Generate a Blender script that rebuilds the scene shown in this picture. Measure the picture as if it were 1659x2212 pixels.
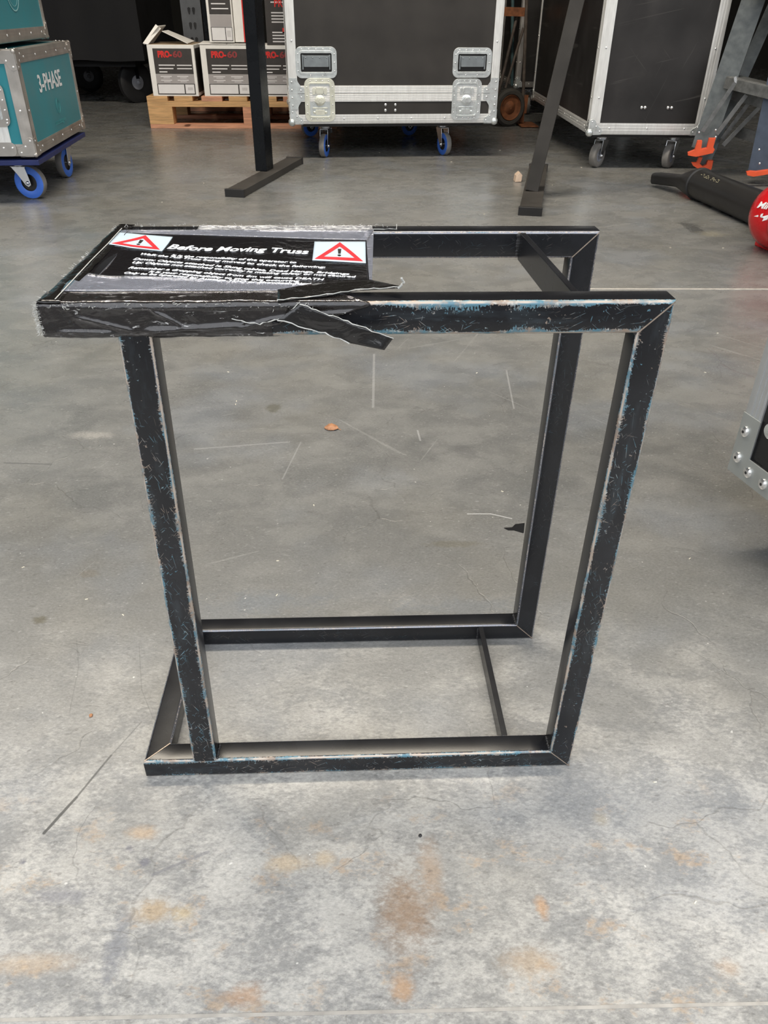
import bpy, bmesh, math, random
from mathutils import Vector, Matrix, noise as mnoise
V = Vector
PI = math.pi
for o in list(bpy.data.objects):
    bpy.data.objects.remove(o)
SC = bpy.context.scene
COL = SC.collection

# ------------------------------------------------------------------ camera
FPX = 1650.5
CAM = V((0.2307, -0.5373, 0.6953))
PITCH, YAW, ROLL = 0.58554, 0.04201, 0.00867
FW = V((math.sin(YAW)*math.cos(PITCH), math.cos(YAW)*math.cos(PITCH), -math.sin(PITCH)))
R0 = V((math.cos(YAW), -math.sin(YAW), 0))
U0 = R0.cross(FW)
RT = math.cos(ROLL)*R0 + math.sin(ROLL)*U0
UP = -math.sin(ROLL)*R0 + math.cos(ROLL)*U0
cd = bpy.data.cameras.new('camera')
cam = bpy.data.objects.new('camera', cd)
COL.objects.link(cam)
cd.sensor_fit = 'VERTICAL'
cd.sensor_height = 24
cd.lens = FPX/2212*24
cd.clip_start = 0.02
mw = Matrix((RT, UP, -FW)).transposed().to_4x4()
mw.translation = CAM
cam.matrix_world = mw
SC.camera = cam

def ray(u, v):
    return FW + RT*((u-829.5)/FPX) - UP*((v-1106)/FPX)
def at_z(u, v, z=0.0):            # a measured point of the photo on a level plane
    d = ray(u, v); return CAM + d*((z-CAM.z)/d.z)
def at_y(u, v, y):                # a measured point on an upright plane at distance y
    d = ray(u, v); return CAM + d*((y-CAM.y)/d.y)

# ------------------------------------------------------------------ light
W = bpy.data.worlds.new('sky'); SC.world = W; W.use_nodes = True
bg = W.node_tree.nodes['Background']
bg.inputs[0].default_value = (0.95, 0.975, 1.0, 1)
bg.inputs[1].default_value = 1.0
SC.view_settings.view_transform = 'Standard'
SC.view_settings.look = 'None'
SC.view_settings.gamma = 1
SC.view_settings.use_curve_mapping = False
SC.view_settings.exposure = 1.36

def area(name, loc, size, size_y, energy, color, rot=(0, 0, 0), spread=PI):
    l = bpy.data.lights.new(name, 'AREA'); l.shape = 'RECTANGLE'
    l.size, l.size_y, l.energy, l.color, l.spread = size, size_y, energy, color, spread
    o = bpy.data.objects.new(name, l); o.location = loc; o.rotation_euler = rot
    COL.objects.link(o); return o
# unseen warm fill lamps, added overhead to brighten the back of the room
area('fill_lamp', (-0.5, 2.2, 4.2), 3.2, 0.35, 80, (1.0, 0.90, 0.74))
area('fill_lamp', (2.4, 1.8, 4.2), 3.2, 0.35, 24, (1.0, 0.91, 0.78))

# ------------------------------------------------------------------ material helpers
def newmat(name):
    m = bpy.data.materials.new(name); m.use_nodes = True
    nt = m.node_tree
    return m, nt, nt.nodes['Principled BSDF']
def nd(nt, typ, props=None, **inp):
    n = nt.nodes.new(typ)
    if props:
        for k, v in props.items(): setattr(n, k, v)
    for k, v in inp.items():
        key = int(k[1:]) if (k[0] == 'i' and k[1:].isdigit()) else k.replace('_', ' ')
        s = n.inputs[key]
        if isinstance(v, bpy.types.NodeSocket): nt.links.new(v, s)
        else: s.default_value = v
    return n
def mth(nt, op, a, b=None, c=None, clamp=False):
    n = nt.nodes.new('ShaderNodeMath'); n.operation = op; n.use_clamp = clamp
    for i, x in enumerate((a, b, c)):
        if x is None: continue
        if isinstance(x, bpy.types.NodeSocket): nt.links.new(x, n.inputs[i])
        else: n.inputs[i].default_value = x
    return n.outputs[0]
def mixc(nt, f, a, b, mode='MIX'):
    n = nt.nodes.new('ShaderNodeMix'); n.data_type = 'RGBA'; n.blend_type = mode
    for i, x in ((0, f), (6, a), (7, b)):
        if isinstance(x, bpy.types.NodeSocket): nt.links.new(x, n.inputs[i])
        else: n.inputs[i].default_value = x if i == 0 else (*x, 1) if len(x) == 3 else x
    return n.outputs[2]
def step(nt, x, lo, hi):
    n = nt.nodes.new('ShaderNodeMapRange'); n.interpolation_type = 'SMOOTHSTEP'
    nt.links.new(x, n.inputs[0]); n.inputs[1].default_value = lo; n.inputs[2].default_value = hi
    n.inputs[3].default_value = 0; n.inputs[4].default_value = 1
    return n.outputs[0]
def noi(nt, vec, scale, detail=3, rough=.5, dist=0.0):
    n = nt.nodes.new('ShaderNodeTexNoise')
    nt.links.new(vec, n.inputs['Vector'])
    n.inputs['Scale'].default_value = scale; n.inputs['Detail'].default_value = detail
    n.inputs['Roughness'].default_value = rough; n.inputs['Distortion'].default_value = dist
    return n.outputs[0]
def mapping(nt, vec, scale=(1, 1, 1), rot=(0, 0, 0), loc=(0, 0, 0)):
    n = nt.nodes.new('ShaderNodeMapping')
    nt.links.new(vec, n.inputs[0]); n.inputs['Location'].default_value = loc
    n.inputs['Rotation'].default_value = rot; n.inputs['Scale'].default_value = scale
    return n.outputs[0]
def bump(nt, h, bs, strength=.3, dist=.001):
    b = nt.nodes.new('ShaderNodeBump'); b.inputs['Strength'].default_value = strength
    b.inputs['Distance'].default_value = dist
    nt.links.new(h, b.inputs['Height']); nt.links.new(b.outputs[0], bs.inputs['Normal'])

MATS = {}
def simple(name, col, rough=.5, metal=0.0, var=.12, nscale=30, bumpst=0.1, spec=.5, stretch=(1, 1, 1), coat=0):
    """principled with mottled colour, varying roughness and fine relief"""
    if name in MATS: return MATS[name]
    m, nt, bs = newmat(name)
    tc = nt.nodes.new('ShaderNodeTexCoord').outputs['Object']
    mp = mapping(nt, tc, stretch)
    n1 = noi(nt, mp, nscale, 4)
    n2 = noi(nt, mp, nscale*6, 2)
    f = mth(nt, 'MULTIPLY_ADD', n1, 2.0, -.5, True)
    c = mixc(nt, f, tuple(x*(1-var) for x in col), tuple(min(1, x*(1+var)) for x in col))
    nt.links.new(c, bs.inputs['Base Color'])
    r = mth(nt, 'MULTIPLY_ADD', n1, .24, rough-.12, True)
    nt.links.new(r, bs.inputs['Roughness'])
    bs.inputs['Metallic'].default_value = metal
    bs.inputs['Specular IOR Level'].default_value = spec
    bs.inputs['Coat Weight'].default_value = coat
    if bumpst: bump(nt, n2, bs, bumpst, .0006)
    MATS[name] = m
    return m

ALU = simple('brushed_aluminium', (.93, .925, .91), .42, .55, .08, 20, .12, stretch=(6, 6, 1))
ALUD = simple('dull_aluminium', (.52, .49, .46), .42, .85, .22, 14, .2)
ZINC = simple('zinc_plate', (.84, .88, .88), .3, .75, .12, 40, .15)
ZINCY = simple('yellowed_zinc', (.92, .91, .78), .34, .6, .12, 40, .15)
STEELBR = simple('bright_steel', (.75, .76, .78), .22, 1.0, .08, 60, .05)
RIVET = simple('rivet_steel', (.9, .9, .9), .25, .9, .05, 60, 0)
PHEN = simple('black_laminate', (.034, .030, .027), .42, 0, .2, 8, .35, .5)
PHEN2 = simple('scuffed_black_laminate', (.027, .025, .025), .4, 0, .4, 5, .3, .4)
TEAL = simple('teal_laminate', (.030, .23, .28), .4, 0, .1, 9, .15, .4)
def scuffs(m):
    nt = m.node_tree; bs = nt.nodes['Principled BSDF']; old = bs.inputs['Base Color'].links[0].from_socket
    ob = nt.nodes.new('ShaderNodeTexCoord').outputs['Object']; q = None
    for k, (ang, th) in enumerate(((.2, .70), (1.2, .72), (-.8, .73))):
        n = noi(nt, mapping(nt, mapping(nt, ob, rot=(0, ang, 0)), (2.2, 2.2, 55), loc=(k*3, 0, k*5)), 1.0, 2)
        w = step(nt, n, th-.06, th); q = w if q is None else mth(nt, 'MAXIMUM', q, w)
    cl = mth(nt, 'MULTIPLY', step(nt, noi(nt, ob, 3.0, 4, .6), .52, .75), .25)
    c = mixc(nt, mth(nt, 'MAXIMUM', mth(nt, 'MULTIPLY', q, .35), cl), old, (.11, .105, .10))
    nt.links.new(c, bs.inputs['Base Color'])
scuffs(PHEN2)
NAVY = simple('navy_painted_ply', (.012, .022, .11), .5, 0, .2, 25, .2)
BLUEW = simple('blue_rubber', (.05, .16, .62), .5, 0, .1, 40, .05)
GREYR = simple('grey_rubber', (.19, .18, .17), .65, 0, .2, 40, .2)
HUBG = simple('grey_hub', (.30, .31, .35), .5, 0, .1, 40, .1)
BLKR = simple('black_rubber', (.018, .018, .02), .55, 0, .2, 40, .2)
BLKP = simple('black_plastic', (.014, .013, .013), .38, 0, .2, 20, .2)
BLKS = simple('satin_black_steel', (.005, .006, .008), .28, 0, .2, 15, .06, .22)
GREYB = simple('dusty_black_steel', (.048, .044, .040), .5, 0, .25, 9, .15, .3)
CARD = simple('cardboard', (.42, .32, .22), .85, 0, .12, 30, .2)
WHITEC = simple('white_carton', (.93, .91, .88), .6, 0, .05, 20, .1)
PRINTK = simple('carton_black_print', (.055, .048, .045), .5, 0, .2, 20, .05)
PRINTG = simple('carton_grey_print', (.42, .39, .39), .55, 0, .05, 20, 0)
PRINTL = simple('carton_white_label', (.88, .86, .87), .55, 0, .03, 20, 0)
PRINTR = simple('red_print', (.75, .035, .03), .5, 0, .1, 30, 0)
PRINTRD = simple('faded_red_print', (.30, .05, .05), .5, 0, .1, 30, 0)
PRINTW = simple('white_print', (.86, .87, .90), .45, 0, .03, 30, 0)
PRINTP = simple('pale_teal_print', (.30, .55, .58), .5, 0, .1, 30, 0)
RUST = simple('rusty_steel', (.23, .085, .035), .75, .1, .45, 35, .5)
TYRE = simple('dusty_tyre', (.06, .056, .05), .75, 0, .25, 30, .4)
ORANGE = simple('orange_plastic', (.85, .11, .035), .4, 0, .1, 30, .1)
REDP = simple('red_plastic', (.55, .008, .012), .28, 0, .08, 20, .08, coat=.3)
GALV = simple('galvanised_grey', (.26, .265, .265), .42, .7, .3, 45, .15)
LADG = simple('weathered_ladder_grey', (.095, .105, .108), .45, .4, .35, 35, .2)
FABRIC = simple('black_fabric', (.007, .007, .009), .8, 0, .4, 7, .5)
WALLM = simple('dark_warehouse_wall', (.03, .028, .025), .85, 0, .2, 2, .2)
CEILM = simple('dark_ceiling', (.035, .033, .03), .85, 0, .2, 2, .2)
LEAFM = simple('dry_leaf', (.42, .20, .10), .6, 0, .4, 90, .5)
CHALK = simple('joint_filler', (.40, .38, .35), .85, 0, .25, 60, .4)
CHIP = simple('pale_chip', (.75, .70, .58), .7, 0, .2, 200, .2)

def pine(name, col):
    m, nt, bs = newmat(name)
    tc = nt.nodes.new('ShaderNodeTexCoord').outputs['Object']
    g = noi(nt, mapping(nt, tc, (4, 60, 60)), 1.6, 4, .6, .6)
    kn = noi(nt, mapping(nt, tc, (6, 14, 14)), 1.1, 2)
    c = mixc(nt, step(nt, g, .35, .65), tuple(x*.68 for x in col), col)
    c = mixc(nt, step(nt, kn, .68, .75), c, (.16, .06, .03))
    nt.links.new(c, bs.inputs['Base Color']); bs.inputs['Roughness'].default_value = .7
    bump(nt, g, bs, .3, .001)
    return m
PINE = pine('yellow_pine', (.78, .47, .22))
PINK = pine('pinkish_pine', (.80, .40, .25))

# worn black paint: UV u = metres along the tube, v = 0..4 round it (0..1 the outward face)
def paint(name, wear, base=(.0085, .009, .011), rough=.20):
    m, nt, bs = newmat(name)
    uv = nt.nodes.new('ShaderNodeUVMap').outputs[0]
    ob = nt.nodes.new('ShaderNodeTexCoord').outputs['Object']
    s = nt.nodes.new('ShaderNodeSeparateXYZ'); nt.links.new(uv, s.inputs[0])
    u, v = s.outputs[0], s.outputs[1]
    d = mth(nt, 'PINGPONG', v, .5)                    # 0 at the rounded edges, .5 mid-face
    front = mth(nt, 'MULTIPLY', step(nt, v, -.16, -.06), mth(nt, 'SUBTRACT', 1.0, step(nt, v, 1.06, 1.16)))
    uvm = mapping(nt, uv, (40, 1, 1))                 # both axes in tube widths
    big = noi(nt, mapping(nt, uv, (14, 1.3, 1), loc=(3.3, 1, 0)), 1.0, 4, .65)
    fine = noi(nt, mapping(nt, uv, (900, 7, 1)), 1.0, 3, .6)
    med = noi(nt, mapping(nt, ob, (1, 1, 1)), 330, 5, .75)
    reach = mth(nt, 'MULTIPLY', mth(nt, 'MULTIPLY', step(nt, big, .36, .66), mth(nt, 'POWER', fine, 2.6)), .62*wear)
    reach = mth(nt, 'ADD', reach, .055*max(0, wear-.45))
    reach = mth(nt, 'MULTIPLY', reach, mth(nt, 'MULTIPLY_ADD', front, .8, .2))
    edge = mth(nt, 'LESS_THAN', mth(nt, 'ADD', d, mth(nt, 'MULTIPLY', mth(nt, 'SUBTRACT', med, .5), .17)), reach)
    # long thin scratches in a few directions, and small chips
    scr = None
    for k, (ang, sx, sy, th) in enumerate(((.5, 1.0, 28, .70), (-.7, .9, 30, .715), (1.35, 1.1, 26, .73), (.12, .5, 34, .72), (2.2, 1.3, 24, .73))):
        n = noi(nt, mapping(nt, mapping(nt, uvm, rot=(0, 0, ang)), (sx*1.7, sy*.85, 1), loc=(k*3.1, k*7.7, 0)), 1.0, 1, .4)
        msk = mth(nt, 'GREATER_THAN', n, th)
        scr = msk if scr is None else mth(nt, 'MAXIMUM', scr, msk)
    zone = step(nt, noi(nt, mapping(nt, uv, (14, .7, 1), loc=(8, 0, 0)), 1.0, 2), .40, .62)
    scr = mth(nt, 'MULTIPLY', mth(nt, 'MULTIPLY', scr, front), mth(nt, 'MULTIPLY', zone, min(1, wear)))
    chips = mth(nt, 'MULTIPLY', mth(nt, 'GREATER_THAN', noi(nt, mapping(nt, uvm, (4.2, 4.2, 1)), 1.0, 4, .7), .70 - .045*min(1.3, wear)), front)
    chips = mth(nt, 'MULTIPLY', chips, min(1, wear))
    bare = mth(nt, 'MAXIMUM', mth(nt, 'MAXIMUM', edge, scr), chips)
    tone = noi(nt, mapping(nt, ob, (1, 1, 1)), 42, 5, .7)
    tone2 = noi(nt, mapping(nt, ob, (1, 1, 1)), 210, 3, .6)
    chipc = mixc(nt, step(nt, tone, .40, .56), (.30, .235, .19), (.10, .215, .28))
    chipc = mixc(nt, mth(nt, 'MULTIPLY', step(nt, tone2, .54, .68), .8), chipc, (.50, .50, .48))
    chipc = mixc(nt, mth(nt, 'MULTIPLY', mth(nt, 'SUBTRACT', 1.0, step(nt, d, .02, .06)), step(nt, noi(nt, mapping(nt, uv, (30, .8, 1), loc=(1, 5, 0)), 1.0, 3), .42, .56)), chipc, (.50, .43, .37))  # bare-metal tan, lightened at the very edge as a painted bevel highlight
    dust = noi(nt, mapping(nt, ob, (1, 1, 1)), 9, 4, .6)
    bc = mixc(nt, mth(nt, 'MULTIPLY', step(nt, dust, .35, .75), .65), base, (base[0]*2.6, base[1]*2.6, base[2]*2.5))
    haze = mth(nt, 'MULTIPLY', mth(nt, 'MULTIPLY', step(nt, big, .5, .75), front), .22*min(1.2, wear))
    bc = mixc(nt, haze, bc, (.09, .12, .14))
    c = mixc(nt, bare, bc, chipc)
    nt.links.new(c, bs.inputs['Base Color'])
    r = mth(nt, 'MULTIPLY_ADD', bare, .2, rough)
    r = mth(nt, 'MULTIPLY_ADD', dust, .12, r)
    nt.links.new(r, bs.inputs['Roughness'])
    edge_glint = mth(nt, 'SUBTRACT', 1.0, step(nt, mth(nt, 'ADD', d, mth(nt, 'MULTIPLY', mth(nt, 'SUBTRACT', big, .5), .05)), .035, .065))  # pale metallic rim painted along the edges as a bevel highlight
    edge_glint = mth(nt, 'MULTIPLY', edge_glint, mth(nt, 'SUBTRACT', 1.0, bare))
    c = mixc(nt, mth(nt, 'MULTIPLY', edge_glint, .8), c, (.34, .35, .40))
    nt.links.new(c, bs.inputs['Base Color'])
    nt.links.new(mth(nt, 'MULTIPLY_ADD', edge_glint, .75, mth(nt, 'MULTIPLY', bare, .35)), bs.inputs['Metallic'])
    bs.inputs['Specular IOR Level'].default_value = .42
    h = mth(nt, 'SUBTRACT', mth(nt, 'MULTIPLY', noi(nt, ob, 420, 2), .15), bare)
    bump(nt, h, bs, .35, .0004)
    return m
P_WORN = paint('worn_black_paint', 1.0)
P_WORNX = paint('heavily_worn_black_paint', 1.45)
P_MILD = paint('black_paint', .16)

# concrete
CLX = []
def concrete():
    m, nt, bs = newmat('polished_concrete')
    ob = nt.nodes.new('ShaderNodeTexCoord').outputs['Object']
    s = nt.nodes.new('ShaderNodeSeparateXYZ'); nt.links.new(ob, s.inputs[0])
    X, Y = s.outputs[0], s.outputs[1]
    warpn = nt.nodes.new('ShaderNodeTexNoise'); nt.links.new(ob, warpn.inputs['Vector'])
    warpn.inputs['Scale'].default_value = 7; warpn.inputs['Detail'].default_value = 4
    big = noi(nt, ob, 1.7, 5, .6, .4)
    mid = noi(nt, mapping(nt, ob, (1, 1.5, 1), rot=(0, 0, .35)), 7.5, 6, .62, .5)
    cloud = noi(nt, mapping(nt, ob, (1, 1.3, 1), rot=(0, 0, -.5), loc=(3, 2, 0)), 17, 6, .68, .3)
    fine = noi(nt, mapping(nt, ob, (1, 1.8, 1), rot=(0, 0, .5)), 110, 4, .7)
    grain = noi(nt, ob, 520, 2, .6)
    t = mth(nt, 'ADD', mth(nt, 'MULTIPLY', big, .35), mth(nt, 'MULTIPLY', mid, .40))
    t = mth(nt, 'ADD', t, mth(nt, 'MULTIPLY', cloud, .25))
    tt = step(nt, t, .33, .66)
    c = mixc(nt, tt, (.132, .134, .132), (.228, .226, .218))
    # paler mottled strip by the doorway, fading inward with a noisy edge
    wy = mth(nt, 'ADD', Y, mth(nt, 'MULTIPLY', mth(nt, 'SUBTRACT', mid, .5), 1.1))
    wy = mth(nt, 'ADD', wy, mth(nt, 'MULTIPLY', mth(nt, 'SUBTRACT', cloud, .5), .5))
    door_pale = mth(nt, 'SUBTRACT', 1.0, step(nt, wy, -.25, .42))
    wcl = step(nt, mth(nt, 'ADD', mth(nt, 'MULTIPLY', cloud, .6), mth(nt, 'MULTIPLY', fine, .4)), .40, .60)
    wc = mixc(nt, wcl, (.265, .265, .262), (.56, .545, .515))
    c = mixc(nt, mth(nt, 'MULTIPLY', door_pale, .78), c, wc)
    cool = step(nt, noi(nt, mapping(nt, ob, (1, 1, 1), loc=(9, 4, 1)), 4.2, 3), .5, .68)
    c = mixc(nt, mth(nt, 'MULTIPLY', cool, .22), c, (.22, .25, .30))
    warm = step(nt, noi(nt, mapping(nt, ob, (1, 1, 1), loc=(2, 7, 1)), 3.1, 4), .48, .66)
    c = mixc(nt, mth(nt, 'MULTIPLY', warm, .15), c, (.21, .19, .145))
    # scattered rust near the doorway
    rn = step(nt, mth(nt, 'ADD', mth(nt, 'MULTIPLY', noi(nt, mapping(nt, ob, (1, 1.4, 1), loc=(5, 1, 2)), 17, 4, .6), .7), mth(nt, 'MULTIPLY', fine, .3)), .555, .65)
    ry = mth(nt, 'SUBTRACT', 1.0, step(nt, Y, -.12, .03))
    c = mixc(nt, mth(nt, 'MULTIPLY', mth(nt, 'MULTIPLY', rn, ry), .75), c, (.36, .27, .19))
    def blob(px, py, rx, ry_, col, st, soft=.9):
        nonlocal c
        dx = mth(nt, 'DIVIDE', mth(nt, 'SUBTRACT', X, px), rx)
        dy = mth(nt, 'DIVIDE', mth(nt, 'SUBTRACT', Y, py), ry_)
        dd = mth(nt, 'SQRT', mth(nt, 'ADD', mth(nt, 'MULTIPLY', dx, dx), mth(nt, 'MULTIPLY', dy, dy)))
        dd = mth(nt, 'ADD', dd, mth(nt, 'MULTIPLY', mth(nt, 'SUBTRACT', cloud, .5), 2.0))
        dd = mth(nt, 'ADD', dd, mth(nt, 'MULTIPLY', mth(nt, 'SUBTRACT', fine, .5), 1.2))
        k = mth(nt, 'SUBTRACT', 1.0, step(nt, dd, 1.0-soft, 1.15))
        c = mixc(nt, mth(nt, 'MULTIPLY', k, st), c, col)
    for a in (
        (880, 1965, .030, .050, (.25, .175, .12), .9), (930, 1880, .014, .035, (.36, .26, .18), .6),
        (330, 1965, .024, .014, (.42, .32, .21), .8), (395, 1975, .012, .010, (.46, .36, .22), .7),
        (868, 2135, .012, .012, (.42, .27, .16), .8), (620, 1865, .03, .012, (.50, .40, .28), .7),
        (310, 1800, .02, .01, (.45, .33, .22), .7), (530, 2150, .02, .012, (.42, .27, .17), .7),
        (700, 1855, .014, .012, (.46, .36, .24), .6), (1170, 1960, .007, .012, (.45, .28, .16), .8),
        (1300, 1770, .010, .010, (.36, .32, .25), .6), (1150, 2080, .03, .018, (.42, .32, .22), .6),
        (1575, 2090, .014, .010, (.45, .33, .23), .5), (60, 2080, .05, .010, (.45, .36, .27), .6),
        (250, 2050, .012, .04, (.22, .225, .24), .9), (130, 1935, .035, .010, (.24, .24, .255), .8),
        (85, 1340, .012, .009, (.12, .11, .08), .75, .5), (190, 1240, .016, .010, (.16, .14, .11), .4, .5),
        (312, 1862, .006, .005, (.14, .14, .17), .7), (280, 1833, .005, .005, (.14, .14, .17), .7), (50, 1862, .005, .004, (.14, .14, .17), .8),
        (590, 883, .017, .022, (.10, .095, .07), .6, .5), (200, 940, .045, .020, (.42, .40, .37), .55, .9),
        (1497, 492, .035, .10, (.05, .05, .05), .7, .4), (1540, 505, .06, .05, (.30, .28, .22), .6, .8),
        (1010, 978, .022, .03, (.13, .13, .13), .55, .4), (985, 1175, .05, .01, (.15, .14, .11), .5, .5),
        (580, 1300, .10, .03, (.17, .19, .215), .5, .9), (1000, 1310, .13, .028, (.18, .20, .225), .45, .9),  # soft bluish shade behind the far base rail, painted into the floor colour
        (500, 1640, .14, .014, (.34, .37, .42), .0)):
        px, py, rx, ry_, col, st = a[:6]
        p = at_z(px, py)
        blob(p.x, p.y, rx, ry_, col, st, a[6] if len(a) > 6 else .9)
    # hairline cracks
    wv = nt.nodes.new('ShaderNodeVectorMath'); wv.operation = 'MULTIPLY_ADD'
    nt.links.new(warpn.outputs[1], wv.inputs[0]); wv.inputs[1].default_value = (.16, .16, 0)
    nt.links.new(ob, wv.inputs[2])
    vo = nt.nodes.new('ShaderNodeTexVoronoi'); vo.feature = 'DISTANCE_TO_EDGE'
    nt.links.new(wv.outputs[0], vo.inputs['Vector']); vo.inputs['Scale'].default_value = 5.5
    ck = mth(nt, 'SUBTRACT', 1.0, step(nt, vo.outputs['Distance'], .001, .0065))
    ckm = mth(nt, 'MULTIPLY', ck, step(nt, noi(nt, ob, 5, 2), .50, .60))
    c = mixc(nt, mth(nt, 'MULTIPLY', ckm, .24), c, (.07, .065, .06))
    # fine dark trowel flecks and pale specks
    fl = step(nt, noi(nt, mapping(nt, ob, (1, 2.4, 1), rot=(0, 0, .4), loc=(1, 1, 1)), 75, 3, .65), .59, .70)
    c = mixc(nt, mth(nt, 'MULTIPLY', fl, .34), c, (.075, .07, .065))
    fw = step(nt, noi(nt, mapping(nt, ob, (1, 2.2, 1), rot=(0, 0, -.3), loc=(4, 1, 1)), 95, 3, .65), .60, .72)
    c = mixc(nt, mth(nt, 'MULTIPLY', fw, .30), c, (.52, .52, .51))
    sp = mth(nt, 'GREATER_THAN', noi(nt, mapping(nt, ob, (1, 1, 1), loc=(6, 6, 0)), 130, 1), .80)
    c = mixc(nt, mth(nt, 'MULTIPLY', sp, .6), c, (.72, .71, .68))
    gr = mth(nt, 'MULTIPLY_ADD', mth(nt, 'SUBTRACT', noi(nt, mapping(nt, ob, (1, 1.6, 1), rot=(0, 0, .5), loc=(2, 9, 0)), 240, 4, .75), .5), 1.1, 1.0)
    gm = nt.nodes.new('ShaderNodeCombineXYZ')
    for i_ in range(3): nt.links.new(gr, gm.inputs[i_])
    c = mixc(nt, 1.0, c, gm.outputs[0], 'MULTIPLY')
    # pale drag scratches
    scr = None
    for k, ang in enumerate((.9, -.4, 2.0, .15)):
        n = noi(nt, mapping(nt, mapping(nt, ob, rot=(0, 0, ang)), (1.6, 46, 1), loc=(k*5.3, k*2.9, 0)), 1.0, 2, .5)
        q = mth(nt, 'GREATER_THAN', n, .735)
        scr = q if scr is None else mth(nt, 'MAXIMUM', scr, q)
    c = mixc(nt, mth(nt, 'MULTIPLY', scr, .10), c, (.50, .50, .49))
    def line(u0, v0, u1, v1, w, col, st):
        nonlocal c
        a, b = at_z(u0, v0), at_z(u1, v1)
        L2 = (b-a).length_squared
        ax, ay = mth(nt, 'SUBTRACT', X, a.x), mth(nt, 'SUBTRACT', Y, a.y)
        t_ = mth(nt, 'DIVIDE', mth(nt, 'ADD', mth(nt, 'MULTIPLY', ax, b.x-a.x), mth(nt, 'MULTIPLY', ay, b.y-a.y)), L2, clamp=True)
        ex = mth(nt, 'SUBTRACT', ax, mth(nt, 'MULTIPLY', t_, b.x-a.x))
        ey = mth(nt, 'SUBTRACT', ay, mth(nt, 'MULTIPLY', t_, b.y-a.y))
        ey = mth(nt, 'ADD', ey, mth(nt, 'MULTIPLY', mth(nt, 'SUBTRACT', cloud, .5), w*2))
        dd = mth(nt, 'SQRT', mth(nt, 'ADD', mth(nt, 'MULTIPLY', ex, ex), mth(nt, 'MULTIPLY', ey, ey)))
        k = mth(nt, 'SUBTRACT', 1.0, step(nt, dd, w*.5, w))
        c = mixc(nt, mth(nt, 'MULTIPLY', k, st), c, col)
    for a in ((95, 1800, 165, 1722, .0022, (.06, .06, .06), .9), (165, 1722, 240, 1632, .0016, (.07, .07, .07), .8),
              (240, 1632, 305, 1560, .0009, (.1, .1, .1), .5),
              (808, 765, 806, 880, .0035, (.38, .38, .38), .45), (1094, 800, 1110, 882, .0022, (.40, .40, .40), .45),
              (1010, 1110, 1060, 1110, .0016, (.5, .5, .5), .8), (1060, 1110, 1105, 1120, .0016, (.5, .5, .5), .8),
              (902, 930, 908, 952, .0025, (.42, .42, .42), .5), (10, 1000, 110, 1003, .003, (.10, .10, .10), .6),
              (420, 970, 620, 955, .0025, (.36, .36, .36), .5), (610, 1035, 650, 955, .0018, (.36, .36, .36), .4),
              (150, 1540, 170, 1440, .0009, (.1, .1, .1), .3), (170, 1440, 165, 1380, .0009, (.1, .1, .1), .3),
              (300, 1390, 306, 1490, .0008, (.1, .1, .1), .35), (306, 1490, 330, 1550, .0008, (.1, .1, .1), .35),
              (330, 1890, 450, 1840, .0020, (.17, .17, .19), .5)):
        line(*a)
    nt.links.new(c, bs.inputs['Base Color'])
    r = mth(nt, 'MULTIPLY_ADD', mid, .24, .15)
    r = mth(nt, 'MULTIPLY_ADD', door_pale, .38, r)
    r = mth(nt, 'MULTIPLY_ADD', scr, .1, r)
    nt.links.new(r, bs.inputs['Roughness'])
    bs.inputs['Specular IOR Level'].default_value = .5
    h = mth(nt, 'ADD', mth(nt, 'MULTIPLY', fine, .5), mth(nt, 'MULTIPLY', grain, .3))
    h = mth(nt, 'SUBTRACT', h, mth(nt, 'MULTIPLY', ckm, .8))
    bump(nt, h, bs, .35, .0012)
    return m
CONC = concrete()

# clear packing film over black: glossy crumpled clear plastic with white scuffs
def film(name, scuff=.62, body=.1, tint=(.02, .02, .02), white=.75, sc=1.0):
    m, nt, bs = newmat(name)
    nt.nodes.remove(bs)
    out = [n for n in nt.nodes if n.type == 'OUTPUT_MATERIAL'][0]
    ob = nt.nodes.new('ShaderNodeTexCoord').outputs['Object']
    n1 = noi(nt, mapping(nt, ob, (1, 1, 1.5), rot=(0, .5, 0)), 40*sc, 4, .55, 1.0)
    n2 = noi(nt, mapping(nt, ob, (.5, 2, 2), rot=(.3, .2, .2)), 150*sc, 4, .75, 1.5)
    w = mth(nt, 'MULTIPLY', step(nt, n2, scuff, scuff+.08), white)
    bp = nt.nodes.new('ShaderNodeBump'); bp.inputs['Strength'].default_value = .6; bp.inputs['Distance'].default_value = .003
    nt.links.new(mth(nt, 'ADD', n1, mth(nt, 'MULTIPLY', n2, .05)), bp.inputs['Height'])
    fr = nd(nt, 'ShaderNodeFresnel', IOR=1.55, Normal=bp.outputs[0])
    gl = nd(nt, 'ShaderNodeBsdfGlossy', Roughness=.10, Normal=bp.outputs[0])
    gl.inputs['Color'].default_value = (.95, .96, 1, 1)
    tr = nt.nodes.new('ShaderNodeBsdfTransparent')
    df = nd(nt, 'ShaderNodeBsdfDiffuse'); df.inputs['Color'].default_value = (*tint, 1)
    wd = nd(nt, 'ShaderNodeBsdfDiffuse'); wd.inputs['Color'].default_value = (.78, .78, .78, 1)
    def mx(f, a, b):
        n = nt.nodes.new('ShaderNodeMixShader')
        if isinstance(f, bpy.types.NodeSocket): nt.links.new(f, n.inputs[0])
        else: n.inputs[0].default_value = f
        nt.links.new(a.outputs[0], n.inputs[1]); nt.links.new(b.outputs[0], n.inputs[2]); return n
    r = mx(w, mx(fr.outputs[0], mx(body, tr, df), gl), wd)
    nt.links.new(r.outputs[0], out.inputs[0])
    return m
FILM = film('clear_packing_tape', .62, .6, (.030, .026, .024), .7, .55)
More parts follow.
